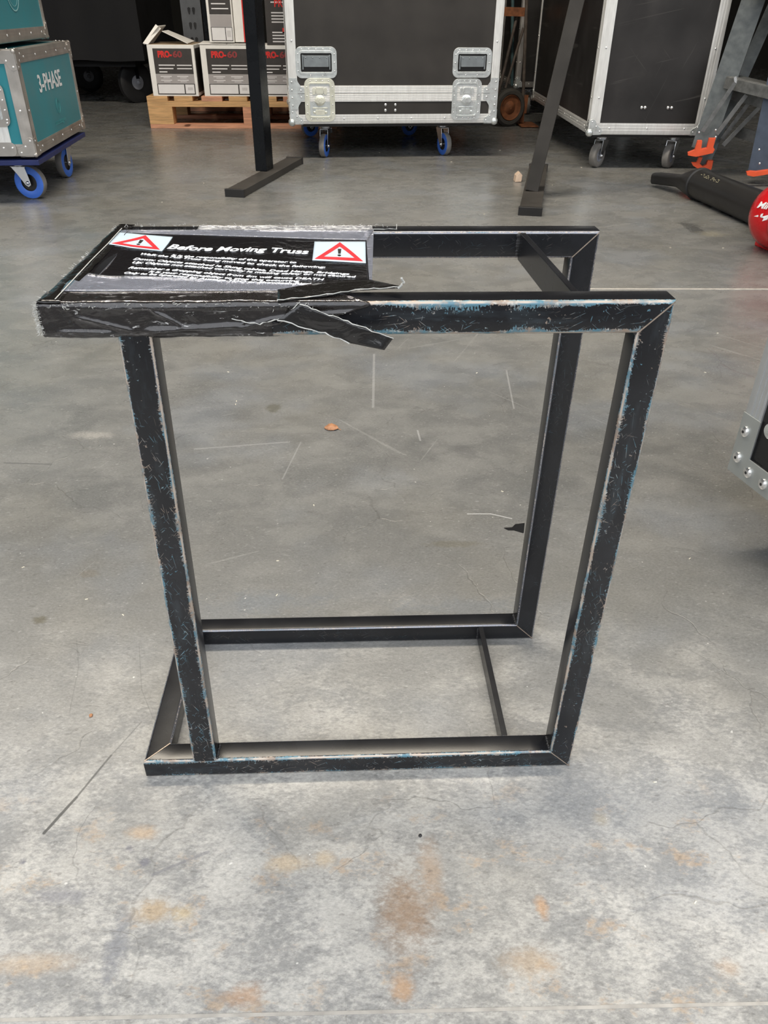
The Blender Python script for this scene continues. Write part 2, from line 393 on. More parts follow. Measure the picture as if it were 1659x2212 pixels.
FILMC = film('clear_laminate_film', .66, .42, (.40, .42, .50), .6, .5)
FILMW = film('scuffed_white_film', .50, .35, (.4, .4, .42), .8)
TAPEK = film('black_tape', .66, 1.0, (.014, .013, .012), .5, .7)
def signblack():
    m, nt, bs = newmat('laminated_black_print')
    bs.inputs['Base Color'].default_value = (.012, .011, .012, 1)
    bs.inputs['Roughness'].default_value = .14
    bs.inputs['Specular IOR Level'].default_value = .7
    ob = nt.nodes.new('ShaderNodeTexCoord').outputs['Object']
    bump(nt, noi(nt, mapping(nt, ob, (1, 1.6, 1)), 28, 4, .6, .8), bs, .35, .004)
    return m
SIGNK = signblack()
SIGNW = simple('laminated_white_print', (.62, .74, .84), .2, 0, .05, 40, .1)
SIGNR = simple('laminated_red_print', (.75, .05, .06), .2, 0, .15, 40, .1)
SIGNT = simple('laminated_text_white', (.88, .90, .95), .25, 0, .02, 40, 0)
FUZZ = simple('frayed_white_tape_fibre', (.50, .50, .48), .6, 0, .1, 100, 0)

# ------------------------------------------------------------------ mesh helpers
class MB:
    def __init__(s): s.v = []; s.f = []; s.m = []; s.uv = []
    def add(s, vs, fs, m=0, uvs=None):
        b = len(s.v); s.v += [tuple(x) for x in vs]
        for i, f in enumerate(fs):
            s.f.append([b+j for j in f]); s.m.append(m)
            s.uv.append(uvs[i] if uvs else [(0, .5)]*len(f))
        return s
    def box(s, x0, x1, y0, y1, z0, z1, m=0):
        vs = [(x, y, z) for z in (z0, z1) for y in (y0, y1) for x in (x0, x1)]
        return s.add(vs, [(0, 2, 3, 1), (4, 5, 7, 6), (0, 1, 5, 4), (2, 6, 7, 3), (0, 4, 6, 2), (1, 3, 7, 5)], m)
    def beam(s, p0, p1, prof, up=(0, 0, 1), m=0):
        """profile [(a,b)] swept p0->p1; a runs along side axis, b along up"""
        p0, p1 = V(p0), V(p1); ax = (p1-p0).normalized()
        side = ax.cross(V(up)).normalized(); u = side.cross(ax)
        n = len(prof)
        vs = [p + side*a + u*b for p in (p0, p1) for a, b in prof]
        fs = [(i, (i+1) % n, n+(i+1) % n, n+i) for i in range(n)]
        fs += [tuple(reversed(range(n))), tuple(range(n, 2*n))]
        return s.add(vs, fs, m)
    def bar(s, p0, p1, w, h, up=(0, 0, 1), m=0):
        return s.beam(p0, p1, [(-w/2, -h/2), (w/2, -h/2), (w/2, h/2), (-w/2, h/2)], up, m)
    def lathe(s, c, ax, prof, n=24, m=0, mats=None):
        """prof [(h, r)] round axis ax from c"""
        c, ax = V(c), V(ax).normalized()
        t = V((0, 0, 1)) if abs(ax.z) < .9 else V((1, 0, 0))
        a = ax.cross(t).normalized(); b = ax.cross(a)
        vs = []
        for h, r in prof:
            for k in range(n):
                q = 2*PI*k/n; vs.append(c+ax*h+(a*math.cos(q)+b*math.sin(q))*max(r, 1e-5))
        for i in range(len(prof)-1):
            fs = [(i*n+k, i*n+(k+1) % n, (i+1)*n+(k+1) % n, (i+1)*n+k) for k in range(n)]
            b0 = len(s.v)
            if i == 0: base = b0; s.v += [tuple(x) for x in vs]
            mm = mats[i] if mats else m
            for f in fs:
                s.f.append([base+j for j in f]); s.m.append(mm); s.uv.append([(0, .5)]*4)
        s.f.append([base+j for j in reversed(range(n))]); s.m.append(mats[0] if mats else m); s.uv.append([(0, .5)]*n)
        s.f.append([base+(len(prof)-1)*n+j for j in range(n)]); s.m.append(mats[-1] if mats else m); s.uv.append([(0, .5)]*n)
        return s
    def cyl(s, p0, p1, r, r1=None, n=16, m=0):
        p0, p1 = V(p0), V(p1)
        return s.lathe(p0, p1-p0, [(0, r), ((p1-p0).length, r if r1 is None else r1)], n, m)
    def ball(s, c, r, ax=(0, 0, 1), n=12, m=0, flat=1.0, half=False):
        a0 = 0 if half else -PI/2
        k = 4 if half else 8
        return s.lathe(c, ax, [(r*flat*math.sin(a0+(PI/2-a0)*i/k), r*math.cos(a0+(PI/2-a0)*i/k)) for i in range(k+1)], n, m)
    def prism(s, poly, o, ux, uy, d, m=0):
        """2-D polygon in the (ux,uy) plane at o, thickened by vector d"""
        o, ux, uy, d = V(o), V(ux), V(uy), V(d); n = len(poly)
        vs = [o+ux*a+uy*b for a, b in poly] + [o+ux*a+uy*b+d for a, b in poly]
        return s.add(vs, [tuple(reversed(range(n))), tuple(range(n, 2*n))]+[(i, (i+1) % n, n+(i+1) % n, n+i) for i in range(n)], m)
    def ring(s, po, pi, o, ux, uy, d, m=0):
        o, ux, uy, d = V(o), V(ux), V(uy), V(d); n = len(po)
        vs = [o+ux*a+uy*b+e for e in (V((0, 0, 0)), d) for P_ in (po, pi) for a, b in P_]
        fs = []
        for i in range(n):
            j = (i+1) % n
            fs += [(i, j, 2*n+j, 2*n+i), (n+j, n+i, 3*n+i, 3*n+j), (2*n+i, 2*n+j, 3*n+j, 3*n+i), (j, i, n+i, n+j)]
        return s.add(vs, fs, m)
    def build(s, name, mats, parent=None, bevel=0, seg=2, loc=None, smooth=True, ang=.6, kind=None, label=None, fix=True):
        me = bpy.data.meshes.new(name)
        me.from_pydata(s.v, [], s.f)
        if not isinstance(mats, (list, tuple)): mats = [mats]
        for mm in mats: me.materials.append(mm)
        me.polygons.foreach_set('material_index', s.m)
        ul = me.uv_layers.new(name='UVMap')
        flat = [c for u in s.uv for p in u for c in p]
        ul.data.foreach_set('uv', flat)
        if fix:
            b = bmesh.new(); b.from_mesh(me); bmesh.ops.recalc_face_normals(b, faces=b.faces); b.to_mesh(me); b.free()
        if smooth:
            me.polygons.foreach_set('use_smooth', [True]*len(me.polygons))
            me.set_sharp_from_angle(angle=ang)
        me.update()
        o = bpy.data.objects.new(name, me); COL.objects.link(o)
        if parent: o.parent = parent
        if loc: o.location = loc
        if bevel:
            md = o.modifiers.new('bevel', 'BEVEL'); md.width = bevel; md.segments = seg; md.limit_method = 'ANGLE'; md.angle_limit = .6
            md.harden_normals = True
        if kind: o['kind'] = kind
        if label: o['label'] = label
        return o

def thing(name, label, cat, loc=(0, 0, 0), rz=0, group=None):
    o = bpy.data.objects.new(name, None); COL.objects.link(o)
    o.location = loc; o.rotation_euler = (0, 0, rz); o['label'] = label; o['category'] = cat
    o.empty_display_size = .1
    if group: o['group'] = group
    return o
def tag(o, label, cat, group=None):
    o['label'] = label; o['category'] = cat
    if group: o['group'] = group
    return o
def rrect(w, h, r, n=5, cx=0, cy=0):
    out = []
    for qx, qy, a0 in ((1, 1, 0), (-1, 1, PI/2), (-1, -1, PI), (1, -1, 1.5*PI)):
        for k in range(n+1):
            a = a0+PI/2*k/n
            out.append((cx+qx*(w/2-r)+r*math.cos(a), cy+qy*(h/2-r)+r*math.sin(a)))
    return out

_tc = 0
def text_mesh(body, size, shear=0, offset=0, extrude=.0002, align='LEFT', xs=1.0):
    """raw 2-D glyph mesh (vertices, faces) laid in xy"""
    cu = bpy.data.curves.new('t', 'FONT'); cu.body = body; cu.size = size; cu.shear = shear
    cu.offset = offset; cu.extrude = extrude; cu.align_x = align; cu.resolution_u = 3
    o = bpy.data.objects.new('t', cu); COL.objects.link(o)
    bpy.context.view_layer.update()
    me = bpy.data.meshes.new_from_object(o.evaluated_get(bpy.context.evaluated_depsgraph_get()))
    vs = [(v.co.x*xs, v.co.y, v.co.z) for v in me.vertices]; fs = [tuple(p.vertices) for p in me.polygons]
    bpy.data.objects.remove(o); bpy.data.curves.remove(cu); bpy.data.meshes.remove(me)
    return vs, fs
def put_text(mb, body, size, o, ux, uy, width=None, m=0, shear=0, offset=0, center=False, warp=None):
    vs, fs = text_mesh(body, size, shear, offset)
    x0, x1 = min(v[0] for v in vs), max(v[0] for v in vs)
    k = (width/(x1-x0)) if width else 1
    o, ux, uy = V(o), V(ux).normalized(), V(uy).normalized(); nn = ux.cross(uy)
    c = (x0+x1)/2 if center else x0
    out = []
    for x, y, z in vs:
        p = o+ux*((x-c)*k)+uy*y+nn*(z+.0002)
        out.append(warp(p) if warp else p)
    mb.add(out, fs, m)

# ------------------------------------------------------------------ setting
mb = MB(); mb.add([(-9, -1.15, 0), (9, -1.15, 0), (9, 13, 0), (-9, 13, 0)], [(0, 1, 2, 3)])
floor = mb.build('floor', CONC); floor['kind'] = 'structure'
a, b = at_z(1296, 624.5), at_z(1659, 625)
k = (b-a).normalized()
mb = MB(); mb.bar(a-k*.15+V((0, 0, -.0002)), b+k*3.5+V((0, 0, -.0002)), .011, .0022)
mb.build('joint_filler', CHALK, floor, label='pale filler strip in the floor joint')
a, b = at_z(100, 2202), at_z(1659, 2168)
k = (b-a).normalized()
mb = MB(); mb.bar(a-k*2+V((0, 0, -.0004)), b+k*2+V((0, 0, -.0004)), .0028, .0016)
mb.build('joint_filler', CHALK, floor, label='narrow pale joint along the doorway')
def wall(name, x0, x1, y0, y1, z0, z1, m):
    q = MB(); q.box(x0, x1, y0, y1, z0, z1); o = q.build(name, m, smooth=False); o['kind'] = 'structure'
wall('wall_back', -7, 7, 11.5, 11.7, 0, 5, WALLM)
wall('wall_left', -7.2, -7, -.2, 11.7, 0, 5, WALLM)
wall('wall_right', 7, 7.2, -.2, 11.7, 0, 5, WALLM)
wall('ceiling', -7.2, 7.2, -.2, 11.7, 4.4, 4.6, CEILM)
q = MB(); q.add([(-30, -14, -.012), (30, -14, -.012), (30, -1.1, -.012), (-30, -1.1, -.012)], [(0, 1, 2, 3)])
yard = q.build('added_yard_ground', simple('dark_yard_grey', (.09, .09, .09), .9, 0, .3, 40, .6)); yard['kind'] = 'structure'  # unseen dark ground, added to cut bounce onto upright faces
wall('added_yard_wall', -30, 30, -14.3, -14, 0, 5.5, simple('added_wall_grey', (.22, .23, .24), .6, 0, .1, 1, .1))  # unseen wall, added to darken the low sky facing the room
wall('wall_front', -7.2, 7.2, -.35, -.2, 3.3, 4.6, WALLM)

# ------------------------------------------------------------------ the steel stand
T = .025; L = .460; Wd = .2275; H = .5188; X0 = .009; LT = .4643
stand = thing('steel_stand', 'scratched black square-tube steel stand with a taped warning sign on top', 'stand')
def tube(name, p0, p1, front, mat, cut0=None, cut1=None, s=T, r=.0032, label=None):
    p0, p1, f = V(p0), V(p1), V(front)
    a = (p1-p0).normalized(); f = (f-a*f.dot(a)).normalized(); g = a.cross(f)
    h = s/2; pts = []; par = []
    ns = 4
    seglen = (s-2*r)+PI/2*r
    for c in range(4):       # corner c begins face c ; front face spans g -h..+h at +f
        cf, cg = ((1, -1), (1, 1), (-1, 1), (-1, -1))[c]
        a0 = (-PI/4, PI/4, 3*PI/4, 5*PI/4)[c]
        for k in range(ns+1):
            q = a0-PI/4+PI/2*k/ns
            pts.append(f*((h-r)*cf+r*math.cos(q))+g*((h-r)*cg+r*math.sin(q)))
            par.append(c+(k/ns-.5)*(PI/2*r)/seglen)
    par[0:0] = []
    n = len(pts); Ltot = (p1-p0).length
    nl = max(2, int(Ltot/.02)); mbx = MB(); vs = []; us = []
    c0 = V(cut0) if cut0 is not None else a; c1 = V(cut1) if cut1 is not None else a
    for j in range(nl+1):
        for i in range(n):
            o_ = pts[i]
            t0 = -o_.dot(c0)/a.dot(c0); t1 = Ltot-o_.dot(c1)/a.dot(c1)
            t = t0+(t1-t0)*j/nl
            vs.append(p0+a*t+o_); us.append(t)
    off = random.random()*10
    fs, uvs = [], []
    for j in range(nl):
        for i in range(n):
            i2 = (i+1) % n
            v0, v1 = par[i], par[i2] if i2 else 4+par[0]
            fs.append((j*n+i, j*n+i2, (j+1)*n+i2, (j+1)*n+i))
            uvs.append([(us[j*n+i]+off, v0), (us[j*n+i2]+off, v1), (us[(j+1)*n+i2]+off, v1), (us[(j+1)*n+i]+off, v0)])
    fs.append(tuple(reversed(range(n)))); uvs.append([(off, 2.5)]*n)
    fs.append(tuple(range(nl*n, nl*n+n))); uvs.append([(off, 2.5)]*n)
    mbx.add(vs, fs, 0, uvs)
    return mbx.build(name, mat, stand, label=label, ang=1.0)
random.seed(5)
FR = (0, -1, 0)
h = T/2
for yc, near in ((h, True), (Wd-h, False)):
    mt = P_WORN if near else P_MILD
    A = V((X0+h, yc, H-h)); B = V((LT-h, yc, H-h)); C_ = V((L-h, yc, h)); D = V((h, yc, h))
    n_ab = ((B-A).normalized()+(C_-B).normalized()); n_bc = ((C_-B).normalized()+(D-C_).normalized())
    cy = V((0, -1 if near else 1, 0))
    n_da = (D-C_).normalized()+V((0, 1 if near else -1, 0))
    n_a = (B-A).normalized()+V((0, -1 if near else 1, 0))
    tube('top_rail', A, B, FR, P_WORNX if near else P_MILD, n_a, n_ab)
    tube('post', B, C_, FR, mt, n_ab, n_bc)
    tube('base_rail', C_, D, FR, mt, n_bc, n_da)
tube('base_rail', (h, h, h), (h, Wd-h, h), (-1, 0, 0), P_MILD, V((-1, 1, 0)), V((1, 1, 0)))
tube('top_rail', (X0+h, h, H-h), (X0+h, Wd-h, H-h), (-1, 0, 0), P_MILD, V((-1, 1, 0)), V((1, 1, 0)))
tube('post', (.052+h, h, T-.001), (.0588+h, h, H-T+.001), FR, P_WORN, V((0, 0, 1)), V((0, 0, 1)))
# flat cross bars
for nm, x0, x1, zc, hh, tt in (('flat_bar', .3905, .3962, H-.0135, .025, .0055), ('flat_bar', .3890, .3900, .0125, .022, .0065)):
    q = MB(); q.bar((x0, Wd-T, zc), (x1, T, zc), tt, hh); q.build(nm, P_MILD, stand, bevel=.0006)
# weld beads and bright mitre seams
SEAM = simple('ground_weld_metal', (.42, .34, .28), .4, .6, .3, 150, .3)
WELD = simple('black_weld_bead', (.02, .02, .022), .4, 0, .3, 200, .6)
def seam(p0, p1, up, w=.0009):
    q = MB(); q.bar(p0, p1, w, .0006, up); q.build('weld_seam', SEAM, stand)
for yc in (-.0001, Wd-T-.0001):
    seam((LT-.001, yc, H-.001), (LT-T+.001, yc, H-T+.001), FR)
    seam((L-.001, yc, .001), (L-T+.001, yc, T-.001), FR)
seam((.001, .001, T+.0001), (T-.001, T-.001, T+.0001), (0, 0, 1))
def bead(pts, r=.0016):
    q = MB()
    for i in range(len(pts)-1):
        a_, b_ = V(pts[i]), V(pts[i+1]); n = max(2, int((b_-a_).length/.0022))
        for k in range(n):
            q.ball(a_.lerp(b_, k/n)+V([random.uniform(-.0003, .0003) for _ in range(3)]), r*random.uniform(.8, 1.25), n=7)
    q.build('weld_bead', WELD, stand)
bead([(.0500+T+.003, .003, T), (.0500+T+.003, T-.002, T)])
for y0 in (0, Wd-T):
    bead([(L-T, y0+.003, T), (L-T, y0+T-.003, T)])
    bead([(LT-T, y0+.003, H-T), (LT-T, y0+T-.003, H-T)])
bead([(.387, Wd-T, H-.004), (.387, Wd-T, H-T+.002)], .0022)
bead([(.386, Wd-T, .004), (.386, Wd-T, T-.003)])
q = MB(); q.ball((.3925, .150, H-.011), .0016, (-1, 0, 0)); q.ball((.3925, .150, H-.016), .0014, (-1, 0, 0)); q.build('weld_spatter', RIVET, stand)

# --- warning sign sheet taped over the top rails
def drape(x, y):
    """height of the plastic sheet over the top frame"""
    z = H+.0006
    t = min(max((y-.020)/(Wd-.040), 0), 1)
    s_ = math.sin(PI*t)
    return z-.0035*s_*min(1, max(0, (x-.018)/.02))*(.5+.5*mnoise.noise(V((x*16, y*14, 0))))
def sheet(name, corners, mat, dz, nu=90, nv=60, parent=None, edge=None, label=None):
    """bilinear patch in xy laid on the drape; corners tl,tr,br,bl"""
    tl, tr, br, bl = [V((c[0], c[1], 0)) for c in corners]
    q = MB(); vs = []
    for j in range(nv+1):
        for i in range(nu+1):
            u_, v_ = i/nu, j/nv
            p = tl.lerp(tr, u_).lerp(bl.lerp(br, u_), v_)
            if edge: p = edge(p, u_, v_)
            vs.append((p.x, p.y, drape(p.x, p.y)+dz+p.z))
    fs = [(j*(nu+1)+i, (j+1)*(nu+1)+i, (j+1)*(nu+1)+i+1, j*(nu+1)+i+1) for j in range(nv) for i in range(nu)]
    q.add(vs, fs)
    o = q.build(name, mat, parent or stand, label=label, ang=1.5, fix=False)
    md = o.modifiers.new('thickness', 'SOLIDIFY'); md.thickness = .0003; md.offset = -1
    return o
sign = sheet('warning_sign', ((.0175, .1975), (.2425, .171), (.2425, .033), (.0165, .072)), SIGNK, .0004, label='glossy black printed warning sheet')
for cs in (((.0145, .2060), (.2500, .2060), (.2425, .1710), (.0175, .1975)), ((.2425, .1710), (.2500, .2060), (.2440, .0300), (.2425, .0360)),
           ((.0165, .0720), (.2425, .0330), (.2440, .0240), (.0145, .0240))):
    sheet('sign_laminate', cs, FILMC, .0008, 30, 10, label='clear laminate border of the sign')
for nm, cs in (('warning_symbol', ((.0168, .1965), (.0675, .1830), (.0670, .1375), (.0175, .1555))),
               ('warning_symbol', ((.1960, .1680), (.2415, .1655), (.2408, .1010), (.1965, .1080)))):
    tr_ = sheet(nm, cs, SIGNW, .0009, 24, 20, sign, label='pale panel with red warning triangle')
    tl, tr, br, bl = [V((c[0], c[1], 0)) for c in cs]
    def mp(a_, b_):
        p = bl.lerp(br, a_).lerp(tl.lerp(tr, a_), b_); return V((p.x, p.y, drape(p.x, p.y)+.0011))
    def tri(pts, n=8):
        out = []
        for i in range(3):
            p, r_ = pts[i], pts[(i+1) % 3]
            out += [mp(p[0]+(r_[0]-p[0])*k/n, p[1]+(r_[1]-p[1])*k/n) for k in range(n)]
        return out
    o_ = tri(((.04, .06), (.95, .06), (.5, .95))); i_ = tri(((.21, .19), (.79, .19), (.5, .72)))
    q = MB(); n = len(o_); q.add(o_+i_, [(i, (i+1) % n, n+(i+1) % n, n+i) for i in range(n)])
    q.build('triangle', SIGNR, tr_, fix=False)
    q = MB(); q.add([mp(.465, .60), mp(.445, .36), mp(.555, .60), mp(.535, .36)][0:1]+[mp(.535, .60), mp(.525, .36), mp(.478, .36)], [(0, 3, 2, 1)])
    q.add([mp(.47+.035*math.cos(k*PI/4)+.03, .28+.045*math.sin(k*PI/4)) for k in range(8)], [tuple(range(8))])
    q.build('exclamation_mark', BLKP, tr_, fix=False)
LINES = (('Before Moving Truss', (367, 532), (520, 539), (667, 544), .0200, .00055),
         ('It is the responsibility of the operator to', (372, 551), (518, 560), (641, 566.5), .0074, .0002),
         ('Walk the Full Truss being moved to check the following:', (303, 548.5), (518, 567), (703, 577.5), .0074, .0002),
         ('Down: Objects attached ie Slung cables, Dead Hangs, Bridgings', (291, 559), (518, 578), (755, 592.5), .0074, .0002),
         ('Up: Objects not attached correctly ie missing safety or not secured', (287, 566), (518, 584), (768, 599), .0074, .0002),
         ('Remember a dropping object from 6m will cause DEATH', (280, 577), (518, 595), (699, 606), .0074, .0002),
         ('It is your responsibility to stop this occurring', (324, 587.5), (489, 601), (647, 609.5), .0070, .0002),
         ('Only to be operated by Austage TDO or Showtech Rigging', (269, 588), (508, 608), (690, 617), .0070, .0002))
q = MB()
for body, pa, pb, pc_, sz, off in LINES:
    A_, B_, C3 = [at_z(*p_, H) for p_ in (pa, pb, pc_)]
    tb_ = (B_-A_).length/((B_-A_).length+(C3-B_).length)
    vs, fs = text_mesh(body, sz, 0, off, .0001)
    x0, x1 = min(v[0] for v in vs), max(v[0] for v in vs)
    def base_(t):
        return A_*((t-tb_)*(t-1)/tb_)+B_*(t*(t-1)/(tb_*(tb_-1)))+C3*(t*(t-tb_)/(1-tb_))
    out = []
    for x, y, z in vs:
        t = (x-x0)/(x1-x0); p_ = base_(t); d_ = base_(t+.01)-p_; d_.normalize()
        p_ = p_+V((-d_.y, d_.x, 0))*(y-sz*.33); out.append((p_.x, p_.y, drape(p_.x, p_.y)+.0009+z))
    q.add(out, fs)
q.build('lettering', SIGNT, sign, label='white printed sign lettering', smooth=False, fix=False)

# --- clear tape shell wrapped over the near rail, crumpled
def shell(name, mat, x0, x1, prof, amp, seed, nx=70, label=None, tear=None, crease=None):
    q = MB(); vs = []; n = len(prof)
    for i in range(nx+1):
        x = x0+(x1-x0)*i/nx
        for j, (py, pz, ny, nz) in enumerate(prof):
            k = .0006+amp*max(0, mnoise.noise(V((x*38, (py+pz)*70, seed))))+amp*.5*abs(mnoise.noise(V((x*110+pz*60, pz*50, seed+4))))
            if crease and ny < -.9:
                for (xa, za, xb, zb, wd_, am) in crease:
                    if xa <= x <= xb:
                        zc_ = za+(zb-za)*(x-xa)/(xb-xa); k += am*math.exp(-((pz-zc_)/wd_)**2)*min(1, 6*min(x-xa, xb-x)/(xb-xa))
            xx = x if not tear or i < nx else x+tear(j/(n-1))
            if tear and i > nx-14: xx = x+tear(j/(n-1))*(i-(nx-14))/14
            vs.append((xx, py+ny*k, pz+nz*k))
    fs = [(i*n+j, (i+1)*n+j, (i+1)*n+j+1, i*n+j+1) for i in range(nx) for j in range(n-1)]
    q.add(vs, fs)
    o = q.build(name, mat, stand, label=label, ang=1.2, fix=True)
    md = o.modifiers.new('thickness', 'SOLIDIFY'); md.thickness = .0002; md.offset = 1
    return o
R_ = .0032
pf = [(T-.001-.0018*k, H, 0, 1) for k in range(11)]
for k in range(5):
    a_ = PI/2*k/4; pf.append((R_-R_*math.sin(a_), H-R_+R_*math.cos(a_), -math.sin(a_), math.cos(a_)))
pf += [(0, H-R_-(T-2*R_)*k/30, -1, 0) for k in range(1, 31)]
for k in range(1, 5):
    a_ = PI/2*k/4; pf.append((R_-R_*math.cos(a_), H-T+R_-R_*math.sin(a_), -math.cos(a_), -math.sin(a_)))
shell('packing_tape', FILM, X0-.002, .188, pf, .0011, 2.0, label='clear crumpled packing tape', nx=150, crease=((.075, H-.0205, .155, H-.0165, .0022, .0022), (.030, H-.009, .075, H-.021, .0018, .0012), (.085, H-.004, .110, H-.018, .0016, .0013), (.14, H-.021, .20, H-.004, .0020, .0018), (.015, H-.020, .06, H-.0215, .0014, .0010), (.03, H-.0035, .185, H-.003, .0012, .0010)), tear=lambda t: .055-.11*abs(t-.28) if t < .6 else -.03+.02*math.sin(t*20))
# far rail: whitish scuffed tape on the top
pf2 = [(Wd-T+.002+.0022*k, H, 0, 1) for k in range(10)]
shell('packing_tape', FILMW, .085, .249, pf2, .0010, 7.0, nx=60, label='scuffed whitish tape along the far rail')
# left end: black tape strip over the crossbar with frayed edge
q = MB(); vs = []; N1, N2 = 30, 14
for i in range(N1+1):
    y = -.001+(Wd+.001)*i/N1
    for j in range(N2+1):
        t = j/N2
        if t < .55: x, z = .024-(.024-X0+.001)*(t/.55), H+.0012
        else:
            a_ = (t-.55)/.45; x, z = X0-.001-.001*math.sin(a_*3), H+.0012-.021*a_
        k = .0009*mnoise.noise(V((y*60, t*5, 1)))
        vs.append((x-abs(k)*1.5-.002*max(0, mnoise.noise(V((y*30, 0, 5)))), y, z+k))
q.add(vs, [(i*(N2+1)+j, (i+1)*(N2+1)+j, (i+1)*(N2+1)+j+1, i*(N2+1)+j+1) for i in range(N1) for j in range(N2)])
o = q.build('black_tape', TAPEK, stand, label='black tape folded over the left end', ang=1.3)
o.modifiers.new('thickness', 'SOLIDIFY').thickness = .0004
q = MB(); e_ = [at_z(263, 493, H+.002), at_z(232, 527, H+.002), at_z(196, 563, H+.002), at_z(119, 646, H+.002)]
for k in range(3): q.bar(e_[k], e_[k+1], .0007, .0003)
q.build('tape_edge', FUZZ, stand, label='pale straight tape edge')

# frayed fibres
random.seed(11)
q = MB()
def fibre(p, d, ln, w=.00022):
    p, d = V(p), V(d).normalized(); m_ = p+d*ln*.5+V([random.uniform(-1, 1)*ln*.2 for _ in range(3)])
    q.cyl(p, m_, w, w*.8, 4); q.cyl(m_, p+d*ln, w*.8, w*.3, 4)
for i in range(420):
    y = random.random()*Wd*.98
    dens = max(0, mnoise.noise(V((y*30, 2, 1)))+.12)*2.2
    if random.random() > dens: continue
    fibre((X0-.0015, y, H+random.uniform(-.004, .0015)), (-1, random.uniform(-.6, .6), random.uniform(-.2, 1)), random.uniform(.0008, .0026))
for i in range(180):
    fibre((X0-.003+random.uniform(-.001, .003), random.uniform(-.002, .002), H-random.random()*.022), (random.uniform(-1, .2), random.uniform(-1, 0), random.uniform(-.5, .6)), random.uniform(.001, .0035))
for i in range(70):
    x = .015+random.random()*.25
    fibre((x, Wd-.001-random.random()*.012, H+.0012), (random.uniform(-1, 1), random.uniform(-.3, .5), random.uniform(.0, .8)), random.uniform(.001, .0035))
for i in range(110):
    x = .012+random.random()*.19
    fibre((x, -.0006, H-.003+random.uniform(-.002, .003)), (random.uniform(-1, 1), random.uniform(-.5, 0), random.uniform(-.5, .3)), random.uniform(.001, .003))
q.build('frayed_fibre', FUZZ, stand, kind='stuff', label='white frayed tape fibres', smooth=False, fix=False)

# peeled flap hanging off the near rail, and the torn edge on top
def ribbon(name, mat, pa, pb, nu=18, nv=8, amp=.002, seed=0, label=None):
    """surface between two polylines"""
    def samp(pl, t):
        t *= len(pl)-1; i = min(int(t), len(pl)-2); return V(pl[i]).lerp(V(pl[i+1]), t-i)
    q_ = MB(); vs = []
    for i in range(nu+1):
        a_, b_ = samp(pa, i/nu), samp(pb, i/nu)
        for j in range(nv+1):
            p = a_.lerp(b_, j/nv); k_ = amp*mnoise.noise(V((p.x*50, p.z*60, seed)))
            vs.append(p+V((0, -abs(k_), k_*.3)))
    q_.add(vs, [(i*(nv+1)+j, (i+1)*(nv+1)+j, (i+1)*(nv+1)+j+1, i*(nv+1)+j+1) for i in range(nu) for j in range(nv)])
    o_ = q_.build(name, mat, stand, label=label, ang=1.3)
    o_.modifiers.new('thickness', 'SOLIDIFY').thickness = .0003
    return o_
Y_ = -.0035
fa = [at_y(648, 655, Y_), at_y(700, 675, Y_-.003), at_y(760, 697, Y_-.009), at_y(850, 730, Y_-.018)]
fb = [at_y(600, 690, Y_), at_y(690, 715, Y_-.003), at_y(755, 741, Y_-.009), at_y(830, 756, Y_-.018)]
ribbon('tape_flap', TAPEK, fa, fb, label='peeled dark tape flap hanging off the rail', seed=3)
def edge_line(pl, r=.00038):
    q_ = MB()
    def s2(p, i): return V(p)+V((0, -.0006, .0003*((i % 2)*2-1)))
    P2 = []
    for i in range(len(pl)-1):
        for k in range(6): P2.append(V(pl[i]).lerp(V(pl[i+1]), k/6)+V([random.uniform(-.0006, .0006) for _ in range(3)]))
    P2.append(V(pl[-1]))
    for i in range(len(P2)-1): q_.cyl(P2[i], P2[i+1], r*random.uniform(.6, 1.3), n=5)
    q_.build('torn_tape_edge', FUZZ, stand, label='whitish torn tape edge')
edge_line([p+V((0, -.001, 0)) for p in fa]); edge_line([p+V((0, -.001, 0)) for p in fb[:3]], .0004)
edge_line([at_y(500, 690, -.003), at_y(560, 700, -.003), at_y(610, 688, -.003), at_y(648, 652, -.003)], .0004)
# torn strip on top of the near rail, lifting to a curl on the right
ta = [at_z(600, 625, H+.002), at_z(700, 608, H+.003), at_z(800, 604, H+.003), at_z(866, 618, H+.006)]
tb = [at_z(600, 650, H+.0012), at_z(690, 640, H+.002), at_z(780, 627, H+.003), at_z(862, 622, H+.006)]
ribbon('torn_tape', TAPEK, ta, tb, label='torn black tape lifting off the rail', amp=.0012, seed=9)
edge_line([p+V((0, -.0005, .0008)) for p in tb], .0004)
edge_line([at_z(862, 622, H+.006), at_z(872, 610, H+.010), at_z(868, 601, H+.014)], .0008)
edge_line([at_z(805, 496, H+.001), at_z(857, 495, H+.001), at_z(857, 484, H+.004)], .0003)
# black peel of tape sticking out beside the far right post
q = MB(); pp = [at_y(1132, 1131, .205), at_y(1112, 1133, .205), at_y(1105, 1140, .205), at_y(1088, 1141, .205), at_y(1098, 1146, .205), at_y(1110, 1146, .205), at_y(1130, 1152, .205)]
q.add(pp+[p+V((.001, .0012, .0)) for p in pp], [tuple(range(7)), tuple(reversed(range(7, 14)))]+[(i, (i+1) % 7, 7+(i+1) % 7, 7+i) for i in range(7)])
q.build('tape_scrap', BLKP, stand, label='black scrap of tape sticking out of the post')

